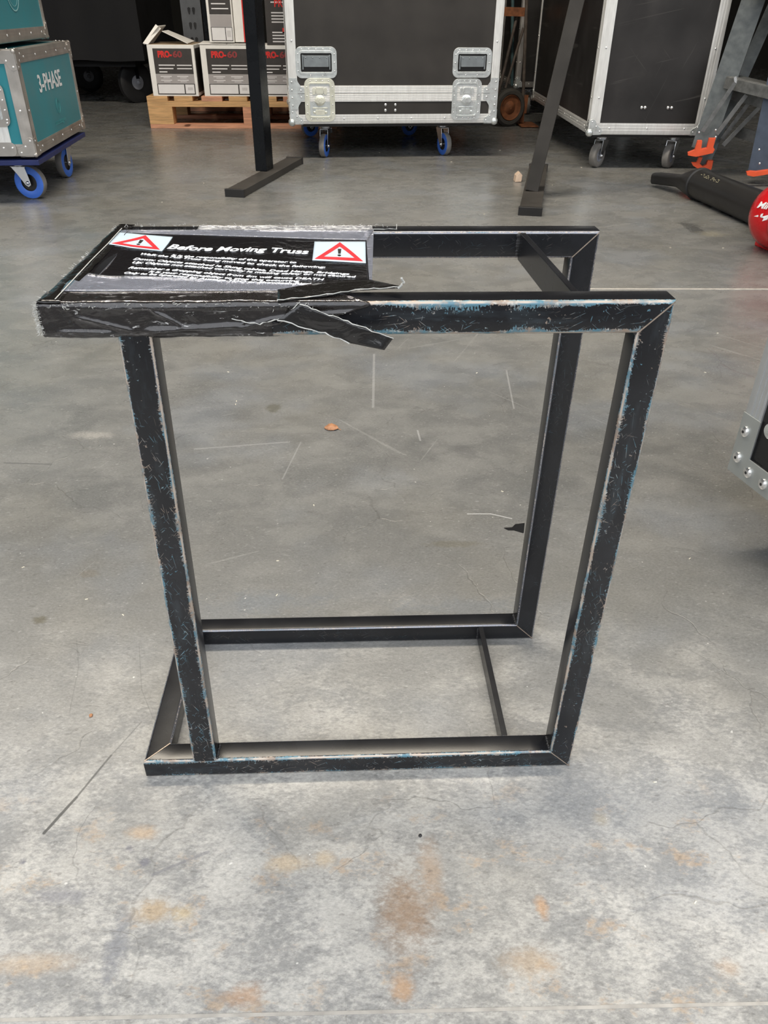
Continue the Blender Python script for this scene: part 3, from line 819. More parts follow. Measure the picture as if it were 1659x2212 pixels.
# ------------------------------------------------------------------ castors, handles, latches
def make_castor(parent, x, y, ztop, ang, D=.115, w=.032, kind='blue', side=1, front_brake=False):
    """castor part (plate, swivel, fork) with a wheel sub-part; ang = heading of the trail"""
    ca, sa = math.cos(ang), math.sin(ang); t = V((ca, sa, 0)); n = V((-sa, ca, 0)); R = D/2
    c = V((x, y, 0))+t*.030+V((0, 0, R)); base = V((x, y, 0))
    q = MB()
    q.box(x-.05, x+.05, y-.042, y+.042, ztop-.004, ztop)
    q.lathe(base+V((0, 0, ztop-.022)), (0, 0, 1), [(0, .022), (.006, .03), (.012, .03), (.018, .026)], 20)
    for s_ in (-1, 1):
        off = n*(s_*(w/2+.004))
        poly = [(-.030, ztop-.020), (.030, ztop-.020), (.040, R+.012), (.042, R-.008), (.030, R-.016), (.018, R-.008), (-.006, R+.03)]
        q.prism([(a_, b_) for a_, b_ in poly], base+off, t, V((0, 0, 1)), n*.003*s_)
        q.ball(c+n*(s_*(w/2+.007)), .0085, n*s_, half=True)
    q.prism([(-.032, -w/2-.006), (.032, -w/2-.006), (.032, w/2+.006), (-.032, w/2+.006)], base+V((0, 0, ztop-.022)), t, n, V((0, 0, .003)))
    q.cyl(c-n*(w/2+.009), c+n*(w/2+.009), .005, n=10)
    if front_brake:
        q.prism([(-.02, -.03), (.02, -.03), (.026, .03), (-.026, .03)], base-t*.045+V((0, 0, ztop-.035)), n, V((t.x*.5, t.y*.5, .4)), V((0, 0, .004)))
    cs = q.build('castor', STEELBR, parent, bevel=.0008, label='zinc swivel castor')
    q = MB(); hw = w/2
    tread, band, hub = {'blue': (GREYR, BLUEW, BLKP), 'grey': (GREYR, GREYR, HUBG), 'navy': (GREYR, BLUEW, BLKP)}[kind]
    pr = [(-hw*.5, .012), (-hw*.5, R*.48), (-hw*.86, R*.52), (-hw, R*.60), (-hw, R*.86), (-hw*.86, R*.96), (-hw*.6, R), (hw*.6, R), (hw*.86, R*.96), (hw, R*.86), (hw, R*.60), (hw*.86, R*.52), (hw*.5, R*.48), (hw*.5, .012)]
    mi = [2, 2, 1, 1, 1, 0, 0, 0, 1, 1, 1, 2, 2]
    q.lathe(c, n, pr, 36, mats=mi)
    q.build('wheel', [tread, band, hub], cs)
    return cs
FX, FZ = V((1, 0, 0)), V((0, 0, 1))
def handle(parent, cx, cz, w, hh, y=0, mat=ZINC, ux=FX, out=V((0, -1, 0)), o=None):
    o = o or V((cx, y, cz)); q = MB()
    q.ring(rrect(w, hh, .028), rrect(w-.052, hh-.056, .006), o, ux, FZ, out*.004, 0)
    q.ring(rrect(w-.030, hh-.034, .018), rrect(w-.052, hh-.056, .006), o+out*.004, ux, FZ, out*.003, 0)
    for k in range(5): q.ball(o+ux*((k-2)*w*.17)+FZ*(hh/2-.012)+out*.004, .0042, out, 8, 1, .6, True)
    for sx in (-1, 1):
        for k in range(3): q.ball(o+ux*(sx*(w/2-.012))+FZ*((k-1)*hh*.27)+out*.004, .0038, out, 8, 1, .6, True)
    for k in range(2): q.ball(o+ux*((k-.5)*w*.3)-FZ*(hh/2-.012)+out*.004, .0042, out, 8, 1, .6, True)
    f = q.build('recessed_handle', [mat, RIVET], parent, bevel=.001, label='zinc recessed handle')
    q = MB(); q.prism(rrect(w-.05, hh-.052, .006), o, ux, FZ, out*.0012); q.build('recess_shade', BLKP, f)  # flat black plate that paints in the shade of the handle dish
    q = MB()
    q.prism(rrect(w-.082, hh*.36, .004, 3), o+out*.006+FZ*.006, ux, FZ, out*.006)
    for sx in (-1, 1):
        q.bar(o+ux*(sx*(w/2-.036))+FZ*(hh*.24)+out*.006, o+ux*(sx*(w/2-.036))-FZ*(hh*.22)+out*.006, .007, .006, out)
    for k in range(4): q.ball(o+ux*((k-1.5)*w*.17)+FZ*(hh*.15)+out*.012, .0036, out, 8, 0, .6, True)
    q.bar(o-ux*(w/2-.036)+FZ*(hh*.2)+out*.005, o+ux*(w/2-.036)+FZ*(hh*.2)+out*.005, .008, .006, FZ)
    q.build('grip', simple('grey_zinc', (.30, .33, .35), .35, .6, .1, 40, .1), f, bevel=.0008)
    return f
def latch(parent, cx, cz, w, hh, mat):
    o = V((cx, -.003, cz)); out = V((0, -1, 0)); q = MB()
    q.ring(rrect(w, hh, .030), rrect(w-.050, hh-.050, .010), o, FX, FZ, out*.005, 0)
    q.ring(rrect(w-.036, hh-.036, .016), rrect(w-.050, hh-.050, .010), o+out*.005, FX, FZ, out*.003, 0)
    q.prism(rrect(w-.05, hh-.05, .010), o, FX, FZ, out*.0012, 1)
    for k in range(4):
        for sz in (-1, 1): q.ball(o+FX*((k-1.5)*w*.2)+FZ*(sz*(hh/2-.012))+out*.005, .0036, out, 8, 2, .6, True)
        for sx in (-1, 1): q.ball(o+FX*(sx*(w/2-.012))+FZ*((k-1.5)*hh*.2)+out*.005, .0036, out, 8, 2, .6, True)
    f = q.build('butterfly_latch', [mat, ZINC, RIVET], parent, bevel=.0008, label='recessed butterfly latch')
    q = MB()
    q.prism(rrect(w*.24, hh*.15, .003, 2), o+FZ*(hh*.22), FX, FZ, out*.010)
    for sx in (-1, 1):
        q.prism(rrect(w*.10, hh*.16, .006, 2), o+FX*(sx*w*.19)+FZ*(hh*.21), FX, FZ, out*.007)
        q.ball(o+FX*(sx*w*.19)-FZ*(hh*.28)+out*.004, .007, out, 10, 0, .6, True)
    q.lathe(o+out*.004, out, [(0, .026), (.004, .026), (.006, .022)], 20)
    q.prism([(-.030, -.004), (-.012, .012), (.012, .012), (.030, -.004), (.012, -.014), (-.012, -.014)], o+out*.009, FX, FZ, out*.005)
    q.lathe(o+out*.012, out, [(0, .011), (.004, .010)], 14)
    q.prism(rrect(w*.30, hh*.12, .003, 2), o-FZ*(hh*.28), FX, FZ, out*.006)
    q.prism(rrect(w*.5, hh*.03, .002, 2), o-FZ*(hh*.18), FX, FZ, out*.005)
    q.build('latch_wing', mat, f, bevel=.0006)
    return f

def angle_bar(q, p0, p1, a, b, ew, t=.0025, m=0):
    """aluminium angle on an edge p0-p1, legs running inward along a and b"""
    p0, p1, a, b = V(p0), V(p1), V(a), V(b)
    c = t*1.2
    poly = [(-t, c), (-t*.3, -t*.3+0), (c, -t), (ew, -t), (ew, 0), (0, 0), (0, ew), (-t, ew)]
    q.prism(poly, p0, a, b, p1-p0, m)
def ball_corner(parent, p, s, r=.020, lobe=.062, mat=ZINC):
    q = MB(); p = V(p)
    c = p+V((s[0], s[1], s[2]))*(r*.35)
    q.ball(c, r, (0, 0, 1), 14)
    for i in range(3):
        a_, b_ = [k for k in range(3) if k != i]
        ux = V((0, 0, 0)); uy = V((0, 0, 0)); out = V((0, 0, 0)); ux[a_] = s[a_]; uy[b_] = s[b_]; out[i] = -s[i]
        poly = [(0, 0), (lobe, 0), (lobe+.006, .012), (lobe, .026), (.046, .034), (.034, .046), (.026, lobe), (.012, lobe+.006), (0, lobe)]
        q.prism(poly, p+out*.0026, ux, uy, out*.0016)
        for a2, b2 in ((lobe-.008, .012), (.012, lobe-.008), (.034, .034)):
            q.ball(p+out*.004+ux*a2+uy*b2, .0045, out, 8, 1, .6, True)
    q.build('ball_corner', [mat, RIVET], parent, bevel=.0006)
def flight_case(name, label, loc, rz, w, d, z0, h, ew, panel, alu, cat='flight case', group=None, corners=True, r=.020, rivets=True, cmat=None):
    t = thing(name, label, cat, loc, rz, group)
    q = MB(); q.box(0, w, 0, d, z0, z0+h); q.build('panel', panel, t)
    z1 = z0+h
    E_ = []
    for x, sx in ((0, 1), (w, -1)):
        for y, sy in ((0, 1), (d, -1)): E_.append(((x, y, z0), (x, y, z1), (sx, 0, 0), (0, sy, 0)))
        for z, sz in ((z0, 1), (z1, -1)): E_.append(((x, 0, z), (x, d, z), (sx, 0, 0), (0, 0, sz)))
    for y, sy in ((0, 1), (d, -1)):
        for z, sz in ((z0, 1), (z1, -1)): E_.append(((0, y, z), (w, y, z), (0, sy, 0), (0, 0, sz)))
    for e in E_:
        q = MB(); angle_bar(q, *e, ew)
        # ribs of the extrusion
        p0, p1, a_, b_ = [V(x) for x in e]
        for aa, bb in ((a_, b_), (b_, a_)):
            for k in (.35, .6, .85):
                q.bar(p0+aa*ew*k-bb*.0027, p1+aa*ew*k-bb*.0027, .003, .0008, bb)
        q.build('edge_trim', alu, t)
    if corners:
        for x, sx in ((0, 1), (w, -1)):
            for y, sy in ((0, 1), (d, -1)):
                for z, sz in ((z0, 1), (z1, -1)): ball_corner(t, (x, y, z), (sx, sy, sz), r, mat=cmat or ZINC)
    if rivets:
        q = MB()
        for zz in [z0+.16+.21*i for i in range(int((h-.2)/.21)+1)]:
            for x in (ew*.55, w-ew*.55): q.ball((x, -.003, zz), .0052, (0, -1, 0), 8, 0, .6, True)
            for y in (ew*.55, d-ew*.55):
                for x, s_ in ((-.003, -1), (w+.003, 1)): q.ball((x, y, zz), .0052, (s_, 0, 0), 8, 0, .6, True)
        n = int((w-.2)/.16)
        for i in range(n+1):
            x = .1+(w-.2)*i/max(1, n)
            for zz in (z0+ew*.55, z1-ew*.55): q.ball((x, -.003, zz), .0052, (0, -1, 0), 8, 0, .6, True)
        n = int((d-.2)/.16)
        for i in range(n+1):
            y = .1+(d-.2)*i/max(1, n)
            for zz in (z0+ew*.55, z1-ew*.55):
                for x, s_ in ((-.003, -1), (w+.003, 1)): q.ball((x, y, zz), .0052, (s_, 0, 0), 8, 0, .6, True)
        q.build('rivets', RIVET, t, kind='stuff', label='small dome rivets along the trim')
    return t

# ------------------------------------------------------------------ central flight case
cw, cdp = 1.092, 1.02
cc = flight_case('flight_case', 'large black flight case with two recessed handles and two latches above blue castors', (-.086, 3.93, 0), math.radians(4.5), cw, cdp, .175, .93, .043, PHEN, ALU)
q = MB()
for z0_, z1_ in ((.277, .3125), (.3145, .350)):
    q.box(0, cw, -.0045, 0, z0_, z1_); q.box(-.0045, 0, 0, cdp, z0_, z1_)
    for k in range(4):
        z = z0_+.006+.0078*k; q.box(.04, cw-.04, -.0056, -.0045, z, z+.0025)
q.build('closure_band', ALU, cc, bevel=.0008, label='double aluminium closure band')
q = MB()
for x, s_ in ((0, 1), (cw, -1)):
    for zc, sz in ((.3145, 1), (.3120, -1)):
        poly = [(0, 0), (.078, 0), (.078, .024), (.062, .030), (.046, .052), (.040, .07), (0, .07)]
        q.prism(poly, (x, -.0046, zc), (s_, 0, 0), (0, 0, sz), (0, -.0018, 0))
        for a_, b_ in ((.014, .016), (.014, .052), (.06, .014)):
            q.ball((x+s_*a_, -.0064, zc+sz*b_), .0048, (0, -1, 0), 8, 1, .6, True)
q.build('corner_brace', [ZINC, RIVET], cc, kind='stuff')
for cx_ in (.145, .935): pass
handle(cc, .143, .452, .208, .138, 0, ZINC)
handle(cc, .945, .452, .202, .134, 0, ZINC)
latch(cc, .155, .284, .155, .198, ZINCY)
latch(cc, .925, .284, .155, .194, ZINC)
q = MB()
for x in (.497, .549):
    for z in (.236, .262): q.ball((x, -.001, z), .0078, (0, -1, 0), 10, 0, .6, True)
q.build('bolt_heads', RIVET, cc, kind='stuff', label='four bright bolt heads')
q = MB(); q.box(.06, cw-.06, .03, cdp-.03, .157, .175); q.build('castor_board', BLKP, cc)
make_castor(cc, .185, .12, .157, math.radians(-110), kind='blue', front_brake=True)
make_castor(cc, .83, .14, .157, math.radians(-70), kind='blue')
make_castor(cc, .15, cdp-.12, .157, math.radians(-150), kind='blue')
make_castor(cc, .78, cdp-.12, .157, math.radians(-160), kind='blue')

# ------------------------------------------------------------------ right flight case
rc = flight_case('flight_case', 'tall scuffed black flight case with grey castors standing behind the stepladder', (1.415, 3.66, 0), math.radians(-2.2), .575, 1.75, .165, 1.0, .050, PHEN2, ALU)
q = MB()
for x in (.245, .262, .375, .393): q.ball((x, -.001, .285), .0078, (0, -1, 0), 10, 0, .6, True)
q.build('bolt_heads', RIVET, rc, kind='stuff', label='two pairs of bright bolt heads')
q = MB(); q.box(.03, .545, .03, 1.72, .148, .165); q.build('castor_board', BLKP, rc)
for x, y, a_ in ((.10, .10, -132), (.47, .10, -128), (.10, 1.62, -110), (.47, 1.62, -80)):
    make_castor(rc, x, y, .148, math.radians(a_), D=.115, w=.036, kind='grey')
# case behind, its lower left corner showing past the hand truck
p = at_z(1113, 188, .19)
bc_ = flight_case('flight_case', 'dim black flight case at the back between the hand truck and tall case', (p.x, p.y, 0), math.radians(-1), .9, .8, .19, 1.1, .036, PHEN2, ALUD)
q = MB(); q.box(.05, .85, .05, .75, .172, .19); q.build('castor_board', BLKP, bc_)
for x in (.12, .78):
    for y in (.12, .68): make_castor(bc_, x, y, .172, -1.6, D=.12, kind='grey')

# ------------------------------------------------------------------ teal cases on the left
TZ = .182
rz = math.radians(3.4)
tx, ty = -1.033, 2.855      # the near right-hand corner of the lower case
tw, tdp, th = .62, .845, .362
ox, oy = tx-tw*math.cos(rz), ty-tw*math.sin(rz)
t1 = flight_case('flight_case', 'teal flight case lettered 3-PHASE on a navy castor dolly', (ox, oy, 0), rz, tw, tdp, TZ, th, .043, TEAL, ALUD, 'flight case', 'teal flight cases', r=.010, cmat=ALUD)
q = MB(); q.box(tw-.175, tw-.085, -.0045, 0, TZ+.03, TZ+th-.03)
for k in range(4): q.box(tw-.167+.02*k, tw-.161+.02*k, -.0056, -.0045, TZ+.05, TZ+th-.05)
q.build('closure_band', ALU, t1, bevel=.0008, label='vertical aluminium closure band')
q = MB(); o_ = V((tw-.135, -.0046, TZ+th/2))
q.ring(rrect(.135, .150, .025), rrect(.085, .10, .008), o_, FX, FZ, (0, -.004, 0))
q.prism(rrect(.085, .10, .008), o_, FX, FZ, (0, -.001, 0), 1)
for k in range(4):
    for s_ in (-1, 1):
        q.ball(o_+V(((k-1.5)*.036, -.004, s_*.062)), .0045, (0, -1, 0), 8, 2, .6, True)
        q.ball(o_+V((s_*.056, -.004, (k-1.5)*.034)), .0045, (0, -1, 0), 8, 2, .6, True)
f_ = q.build('butterfly_latch', [ALUD, ZINC, RIVET], t1, label='dull recessed latch')
q = MB(); q.lathe(o_, (0, -1, 0), [(0, .028), (.008, .026)], 18); q.bar(o_+V((-.03, -.012, 0)), o_+V((.03, -.012, 0)), .02, .008, (0, 0, 1)); q.build('latch_wing', ZINC, f_, bevel=.001)
q = MB()
for k in range(2):
    q.prism(rrect(.13, .05, .02), (tw-.135, -.0047, TZ+.025+k*(th-.05)), FX, FZ, (0, -.0015, 0))
    for j in range(4): q.ball((tw-.135+(j-1.5)*.034, -.006, TZ+.03+k*(th-.06)), .0048, (0, -1, 0), 8, 1, .6, True)
q.build('corner_brace', [ALUD, RIVET], t1, kind='stuff')
RX, RY = V((0, 1, 0)), V((0, 0, 1))
def side_text(parent, name, body, size, y, z, x, width, m, shear=0, offset=.0, label=None):
    q_ = MB(); put_text(q_, body, size, (x, y, z), RX, RY, width=width, shear=shear, offset=offset)
    q_.build(name, m, parent, smooth=False, fix=False, label=label)
side_text(t1, 'lettering', '3-PHASE', .088, .225, TZ+.205, tw+.0015, .355, PRINTW, offset=.0016, label='white 3-PHASE lettering')
def emblem(parent, y, z, x, s, m):
    q_ = MB(); c_ = V((x, y, z)); n = 36
    for rr, wd in ((s, .035*s+.0012), (s*.80, .0011)):
        po = [(rr*math.cos(2*PI*k/n), rr*math.sin(2*PI*k/n)) for k in range(n)]
        pi_ = [((rr-wd)*math.cos(2*PI*k/n), (rr-wd)*math.sin(2*PI*k/n)) for k in range(n)]
        q_.ring(po, pi_, c_, RX, RY, (.0006, 0, 0))
    put_text(q_, 'AE', s*.9, c_-RX*s*.48-RY*s*.28, RX, RY, width=s*.95)
    return q_.build('emblem', m, parent, smooth=False, fix=False, label='thin round emblem')
DIM = simple('faint_teal_print', (.06, .33, .36), .5, 0, .1, 30, 0)
emblem(t1, .45, TZ+.135, tw+.0015, .030, DIM)
side_text(t1, 'lettering', 'austage', .030, .36, TZ+.068, tw+.0015, .17, DIM, label='faint small lettering')
# upper case
ux_, uy_ = -1.088, 2.75
t2 = flight_case('flight_case', 'teal flight case with a round white emblem stacked above the 3-PHASE case', (ux_-.60*math.cos(rz), uy_-.60*math.sin(rz), 0), rz, .60, .845, TZ+th+.020, .40, .043, TEAL, ALUD, 'flight case', 'teal flight cases', r=.010, cmat=ALUD)
emblem(t2, .44, TZ+th+.020+.185, .6015, .085, PRINTP)
# dolly
q0 = thing('castor_dolly', 'navy blue wooden dolly with blue castors under the teal cases', 'dolly', (ox, oy, 0), rz)
q = MB(); q.box(0, tw+.004, -.004, tdp-.03, .147, .167); q.build('deck', NAVY, q0, bevel=.003)
for x, y, a_ in ((tw-.112, .12, -12), (tw-.06, tdp-.22, -98), (.12, .13, -60), (.12, tdp-.2, -90)):
    make_castor(q0, x, y, .147, math.radians(a_), D=.130, w=.036, kind='blue')

# ------------------------------------------------------------------ black covered cart at the back left
ct = thing('covered_cart', 'tall cart under a black fabric cover with large black wheels', 'cart', (-2.75, 6.5, 0), 0)
q = MB(); vs = []; NX, NZ = 40, 16
per = [(x, 0) for x in [1.36*i/24 for i in range(24)]]+[(1.36, 1.4*i/20) for i in range(20)]+[(1.36-1.36*i/24, 1.4) for i in range(24)]+[(0, 1.4-1.4*i/20) for i in range(20)]
n = len(per)
for j in range(NZ+1):
    z = .315+1.2*j/NZ
    for i, (x, y) in enumerate(per):
        k = (.012+.014*(1-j/NZ))*mnoise.noise(V((x*7, y*7, z*1.5)))
        cx_, cy_ = x-.68, y-.7; ln = math.hypot(cx_, cy_)
        vs.append((x+cx_/ln*k, y+cy_/ln*k, z+(.012*mnoise.noise(V((x*4, y*4, 0))) if j == 0 else 0)))
fs = [(j*n+i, j*n+(i+1) % n, (j+1)*n+(i+1) % n, (j+1)*n+i) for j in range(NZ) for i in range(n)]
fs += [tuple(reversed(range(n))), tuple(range(NZ*n, NZ*n+n))]
q.add(vs, fs); q.build('cover', FABRIC, ct, ang=1.2)
q = MB(); q.box(.10, 1.26, .10, 1.30, .27, .31); q.build('base_frame', FABRIC, ct)
def cart_wheel(x, y, ang, D=.26):
    c = V((x, y, D/2)); n_ = V((math.cos(ang), math.sin(ang), 0)); R = D/2
    q_ = MB(); q_.lathe(c, n_, [(-.028, .04), (-.03, R*.62), (-.03, R*.85), (-.018, R), (.018, R), (.03, R*.85), (.03, R*.62), (.028, .04)], 36)
    q_.lathe(c+n_*.0, n_, [(-.04, .022), (-.036, R*.35), (.036, R*.35), (.046, .022)], 20, 1)
    q_.ball(c+n_*.045, .018, n_, 12, 1); q_.ball(c-n_*.045, .018, n_, 12, 1)
    o_ = q_.build('wheel', [BLKR, HUBG], ct)
    q_ = MB()
    for s_ in (-1, 1): q_.bar(c+n_*s_*.042, c+n_*s_*.042+V((0, 0, .14)), .03, .004, n_)
    q_.build('fork', BLKS, ct)
pw = at_z(302, 222)
cart_wheel(pw.x+2.75-.01, pw.y-6.5, -.75, .30); cart_wheel(at_z(222, 190).x+2.75, 1.2, -1.2); cart_wheel(.15, .2, -1.3); cart_wheel(.15, 1.2, -1.3)

# ------------------------------------------------------------------ pallet
px0, py0, pz = -1.108, 5.18, .189
pl = thing('wooden_pallet', 'light pine pallet carrying white and black cartons', 'pallet', (px0, py0, 0))
PWD = 1.24
def plank(x0, x1, y0, y1, z0, z1, m, nm='plank'):
    q_ = MB(); q_.box(x0, x1, y0, y1, z0, z1); return q_.build(nm, m, pl, bevel=.0015)
for y0 in (0, .52, 1.0):
    plank(0, PWD, y0, y0+.10, 0, .024, PINK, 'bottom_board')
    plank(0, PWD, y0, y0+.10, .128, .160, PINE, 'bearer')
    for x0, x1 in ((0, .158), (.62, .76), (PWD-.15, PWD)):
        plank(x0, x1, y0, y0+.12, .0245, .1275, PINE if x0 == 0 else PINK, 'block')
k = 0
x = 0
while x < PWD-.08:
    plank(x, x+(.135 if k % 2 == 0 else .12), 0, 1.10, .1605, pz, PINK if k % 3 == 2 else PINE, 'deck_board'); x += .178; k += 1

# ------------------------------------------------------------------ printed cartons
def rugged(w, d, h, mb_, m=0):
    mb_.box(0, w, 0, d, 0, h, m)
def carton(label, x, z, w, d, h, y=5.185, rz=0, opened=False, front='full', grp='printed cartons on the pallet'):
    t = thing('carton', label, 'carton', (x, y, z), rz, grp)
    q_ = MB(); rugged(w, d, h, q_); q_.build('box_body', WHITEC, t, bevel=.003)
    e = .0008
    q_ = MB()
    def pan(x0, x1, z0, z1, m, dy=0): q_.box(x0, x1, -e-dy, 0, z0, z1, m)
    L_, R__ = w*.115, w*.94
    if front == 'full':
        pan(L_, R__, h*.44, h*.93, 0); pan(L_, R__, h*.255, h*.435, 1); pan(L_, R__, .010, h*.25, 0)
        pan(L_+.006, w*.70, .016, h*.235, 2, e); pan(w*.725, R__-.006, .016, h*.235, 2, e)
        for k_ in range(7): pan(w*.78+k_*w*.016, w*.786+k_*w*.016, .035, h*.18, 1, 2*e)
        for r_ in range(2):
            for c_ in range(2):
                pan(L_+w*(.10+.36*c_), L_+w*(.34+.36*c_), h*(.385-.075*r_), h*(.400-.075*r_), 2, e)
                pan(L_+w*(.16+.36*c_), L_+w*(.30+.36*c_), h*(.360-.075*r_), h*(.370-.075*r_), 2, e)
        for r_, (a_, b_) in enumerate(((.12, .44), (.12, .40), (.12, .26))):
            pan(L_+w*(a_-.03), L_+w*b_, h*(.60-.065*r_), h*(.622-.065*r_), 2, e)
        for r_ in range(2): pan(L_+w*.48, L_+w*.80, h*(.60-.065*r_), h*(.620-.065*r_), 2, e)
    elif front == 'narrow':
        pan(w*.10, w*.95, h*.44, h*.97, 0); pan(w*.10, w*.95, h*.25, h*.435, 1); pan(w*.10, w*.95, .008, h*.245, 0)
        pan(w*.13, w*.66, .012, h*.235, 2, e); pan(w*.69, w*.93, .012, h*.235, 2, e)
        for k_ in range(5): pan(w*.74+k_*w*.03, w*.75+k_*w*.03, .03, h*.19, 1, 2*e)
        for r_ in range(5): pan(w*.2, w*(.86-.1*(r_ % 2)), h*(.82-.075*r_), h*(.838-.075*r_), 2, e)
    elif front == 'red':
        pan(w*.76, w, 0, h, 3)
        for r_ in range(9): pan(w*.83, w*.97, h*(.55+.04*r_), h*(.575+.04*r_), 2, e)
    elif front == 'black':
        pan(0, w, 0, h, 0)
        for g in range(5):
            for r_ in range(4): pan(w*.2, w*(.85-.07*r_), h*(.88-g*.19-.03*r_), h*(.892-g*.19-.03*r_), 2, e)
        pan(w*.55, w*.75, h*.12, h*.17, 3, e)
    q_.build('printed_panel', [PRINTK, PRINTG, PRINTL, PRINTR], t, smooth=False, label='black, grey and white print')
    if front == 'full':
        q_ = MB(); put_text(q_, 'PRO-', h*.165, (L_+w*.10, -.0022, h*.765), FX, FZ, width=w*.30, offset=.0026); put_text(q_, '60', h*.165, (L_+w*.42, -.0022, h*.765), FX, FZ, width=w*.20, offset=.0018, m=1)
        q_.build('lettering', [PRINTR, PRINTRD], t, smooth=False, fix=False, label='red PRO lettering')
        for s_ in (0,):
            
            for xa in (-.0008, w):
                q_ = MB(); q_.box(xa, xa+.0008, .02, d-.02, .02, h-.02); q_.build('side_print', PRINTK, t, smooth=False)
    return t
c1 = carton('open-topped white carton with black panel and red lettering at the pallet left end', -1.062, pz, .296, .40, .288)
c2 = carton('closed white carton with red lettering beside the open-topped one', -.728, pz, .318, .40, .288)
c3 = carton('white carton with red lettering half hidden behind the black post', -.395, pz, .318, .40, .288)
# flaps of the open carton
def flap(parent, pts, label=None):
    q_ = MB(); pts = [V(p) for p in pts]; n_ = (pts[1]-pts[0]).cross(pts[2]-pts[0]).normalized()*.004
    q_.add(pts+[p+n_ for p in pts], [(0, 1, 2, 3), (7, 6, 5, 4)]+[(i, (i+1) % 4, 4+(i+1) % 4, 4+i) for i in range(4)])
    return q_.build('flap', [WHITEC], parent, label=label)
h1 = .288
flap(c1, [(-.020, 0, h1+.005), (.010, .0, h1-.002), (.085, .10, h1+.082), (.055, .10, h1+.105)])
flap(c1, [(-.02, .02, h1+.002), (-.02, .30, h1+.002), (.075, .30, h1+.10), (.075, .06, h1+.10)])
flap(c1, [(.09, .10, h1+.072), (.09, .30, h1+.072), (.255, .30, h1+.012), (.255, .04, h1+.008)])
q = MB(); q.box(.01, .285, .008, .39, h1+.0005, h1+.002); q.build('carton_inside', CARD, c1)
flap(c2, [(-.005, -.002, h1+.003), (.17, -.002, h1+.003), (.17, .2, h1+.010), (-.005, .2, h1+.012)])
flap(c2, [(.173, -.002, h1+.003), (.323, -.002, h1+.003), (.323, .2, h1+.010), (.173, .2, h1+.012)])
c4 = carton('narrow printed carton standing on the closed carton', -.662, pz+h1+.014, .158, .26, .34, y=5.19, front='narrow')
c5 = carton('white carton with a red edge strip next to the narrow printed one', -.500, pz+h1+.016, .074, .26, .42, y=5.20, front='red')
c6 = carton('mostly black printed carton stacked right of the black post', -.30, pz+h1+.001, .185, .26, .55, y=5.20, front='black')
q = MB(); put_text(q, 'PRO', .05, (.06, -.0022, .205), FX, FZ, width=.09, offset=.001); q.build('lettering', PRINTR, c6, smooth=False, fix=False)
# grey slotted upright behind the cartons
su = thing('slotted_upright', 'grey slotted shelving upright standing behind the cartons', 'shelving upright', (-.90, 5.62, pz))
q = MB(); q.prism([(0, 0), (.135, 0), (.135, .06), (.128, .06), (.128, .006), (.007, .006), (.007, .06), (0, .06)], (0, 0, 0), (1, 0, 0), (0, 1, 0), (0, 0, 1.3)); q.build('channel', simple('grey_painted_steel', (.10, .105, .115), .5, .2, .15, 20, .1), su, bevel=.001)
q = MB()
tear = [(.0, .018), (.010, .012), (.009, -.004), (.004, -.024), (-.004, -.024), (-.009, -.004), (-.010, .012)]
for kz in range(14):
    for xx in (.055, .085): q.prism(tear, (xx, .0, .13+.085*kz), FX, FZ, (0, -.0012, 0))
q.build('slots', BLKP, su, kind='stuff', label='dark keyhole slots')
dk = thing('slotted_upright', 'black upright standing close beside the grey slotted upright', 'shelving upright', (-.755, 5.60, pz))
q = MB(); q.box(0, .05, 0, .05, 0, 1.3); q.box(.055, .08, .01, .05, 0, 1.2)
q.build('channel', BLKS, dk, bevel=.001)

# ------------------------------------------------------------------ the two black posts on flat feet
def upright(label, cx, cy, ang, w, d, top, foot0, foot1, fw, fh, mat, matf, caps):
    t = thing('steel_post', label, 'post', (cx, cy, 0), 0, 'black steel posts on flat feet')
    dr = V((math.sin(ang), math.cos(ang), 0)); sd = V((math.cos(ang), -math.sin(ang), 0))
    f0, f1 = V((*foot0, fh/2))-V((cx, cy, 0)), V((*foot1, fh/2))-V((cx, cy, 0))
    q_ = MB(); q_.bar(f0, f1, fw, fh); q_.build('foot', matf, t, bevel=.002)
    q_ = MB(); k_ = (f1-f0).normalized(); q_.bar(f0-k_*.004, f0+k_*.012, fw+.006, fh+.006); q_.bar(f1-k_*.012, f1+k_*.004, fw+.006, fh+.006)
    q_.build('end_cap', BLKP, t, bevel=.002)
    b_ = V((0, 0, fh)); tp = V(top)-V((cx, cy, 0))
    q_ = MB(); q_.beam(b_, tp, [(-w/2, -d/2), (w/2, -d/2), (w/2, d/2), (-w/2, d/2)], dr); q_.build('post', mat, t, bevel=.003, seg=3)
    return t
dirang = math.atan2(.2, .8)
upright('upright glossy black steel post on a flat foot in front of the cartons', -.192, 3.47, dirang, .056, .100, (-.192, 3.47, 1.5), (-.277, 2.985), (-.068, 3.825), .082, .030, BLKS, GREYB, True)
pc = V((1.012, 2.99, 0))
o = upright('leaning dusty black steel post on a flat foot before the tall case', pc.x, pc.y, math.atan2(.235, .99), .056, .080, (pc.x+.208, pc.y, 1.5), (.935, 2.63), (1.175, 3.63), .088, .030, GREYB, GREYB, True)
# wood offcut beside the leaning post
bp_ = at_z(1118, 394)
q = MB(); q.prism([(0, 0), (.030, .002), (.034, .03), (.022, .042), (.004, .028)], (0, 0, .0), (1, 0, 0), (0, .25, 1), (0, .05, 0))
o = q.build('wood_offcut', simple('pale_wood', (.55, .42, .32), .7, 0, .2, 40, .2), None, bevel=.002); o.location = (bp_.x-.012, bp_.y-.0, .0)
tag(o, 'small pale wood offcut on the floor beside the leaning post', 'wood offcut')

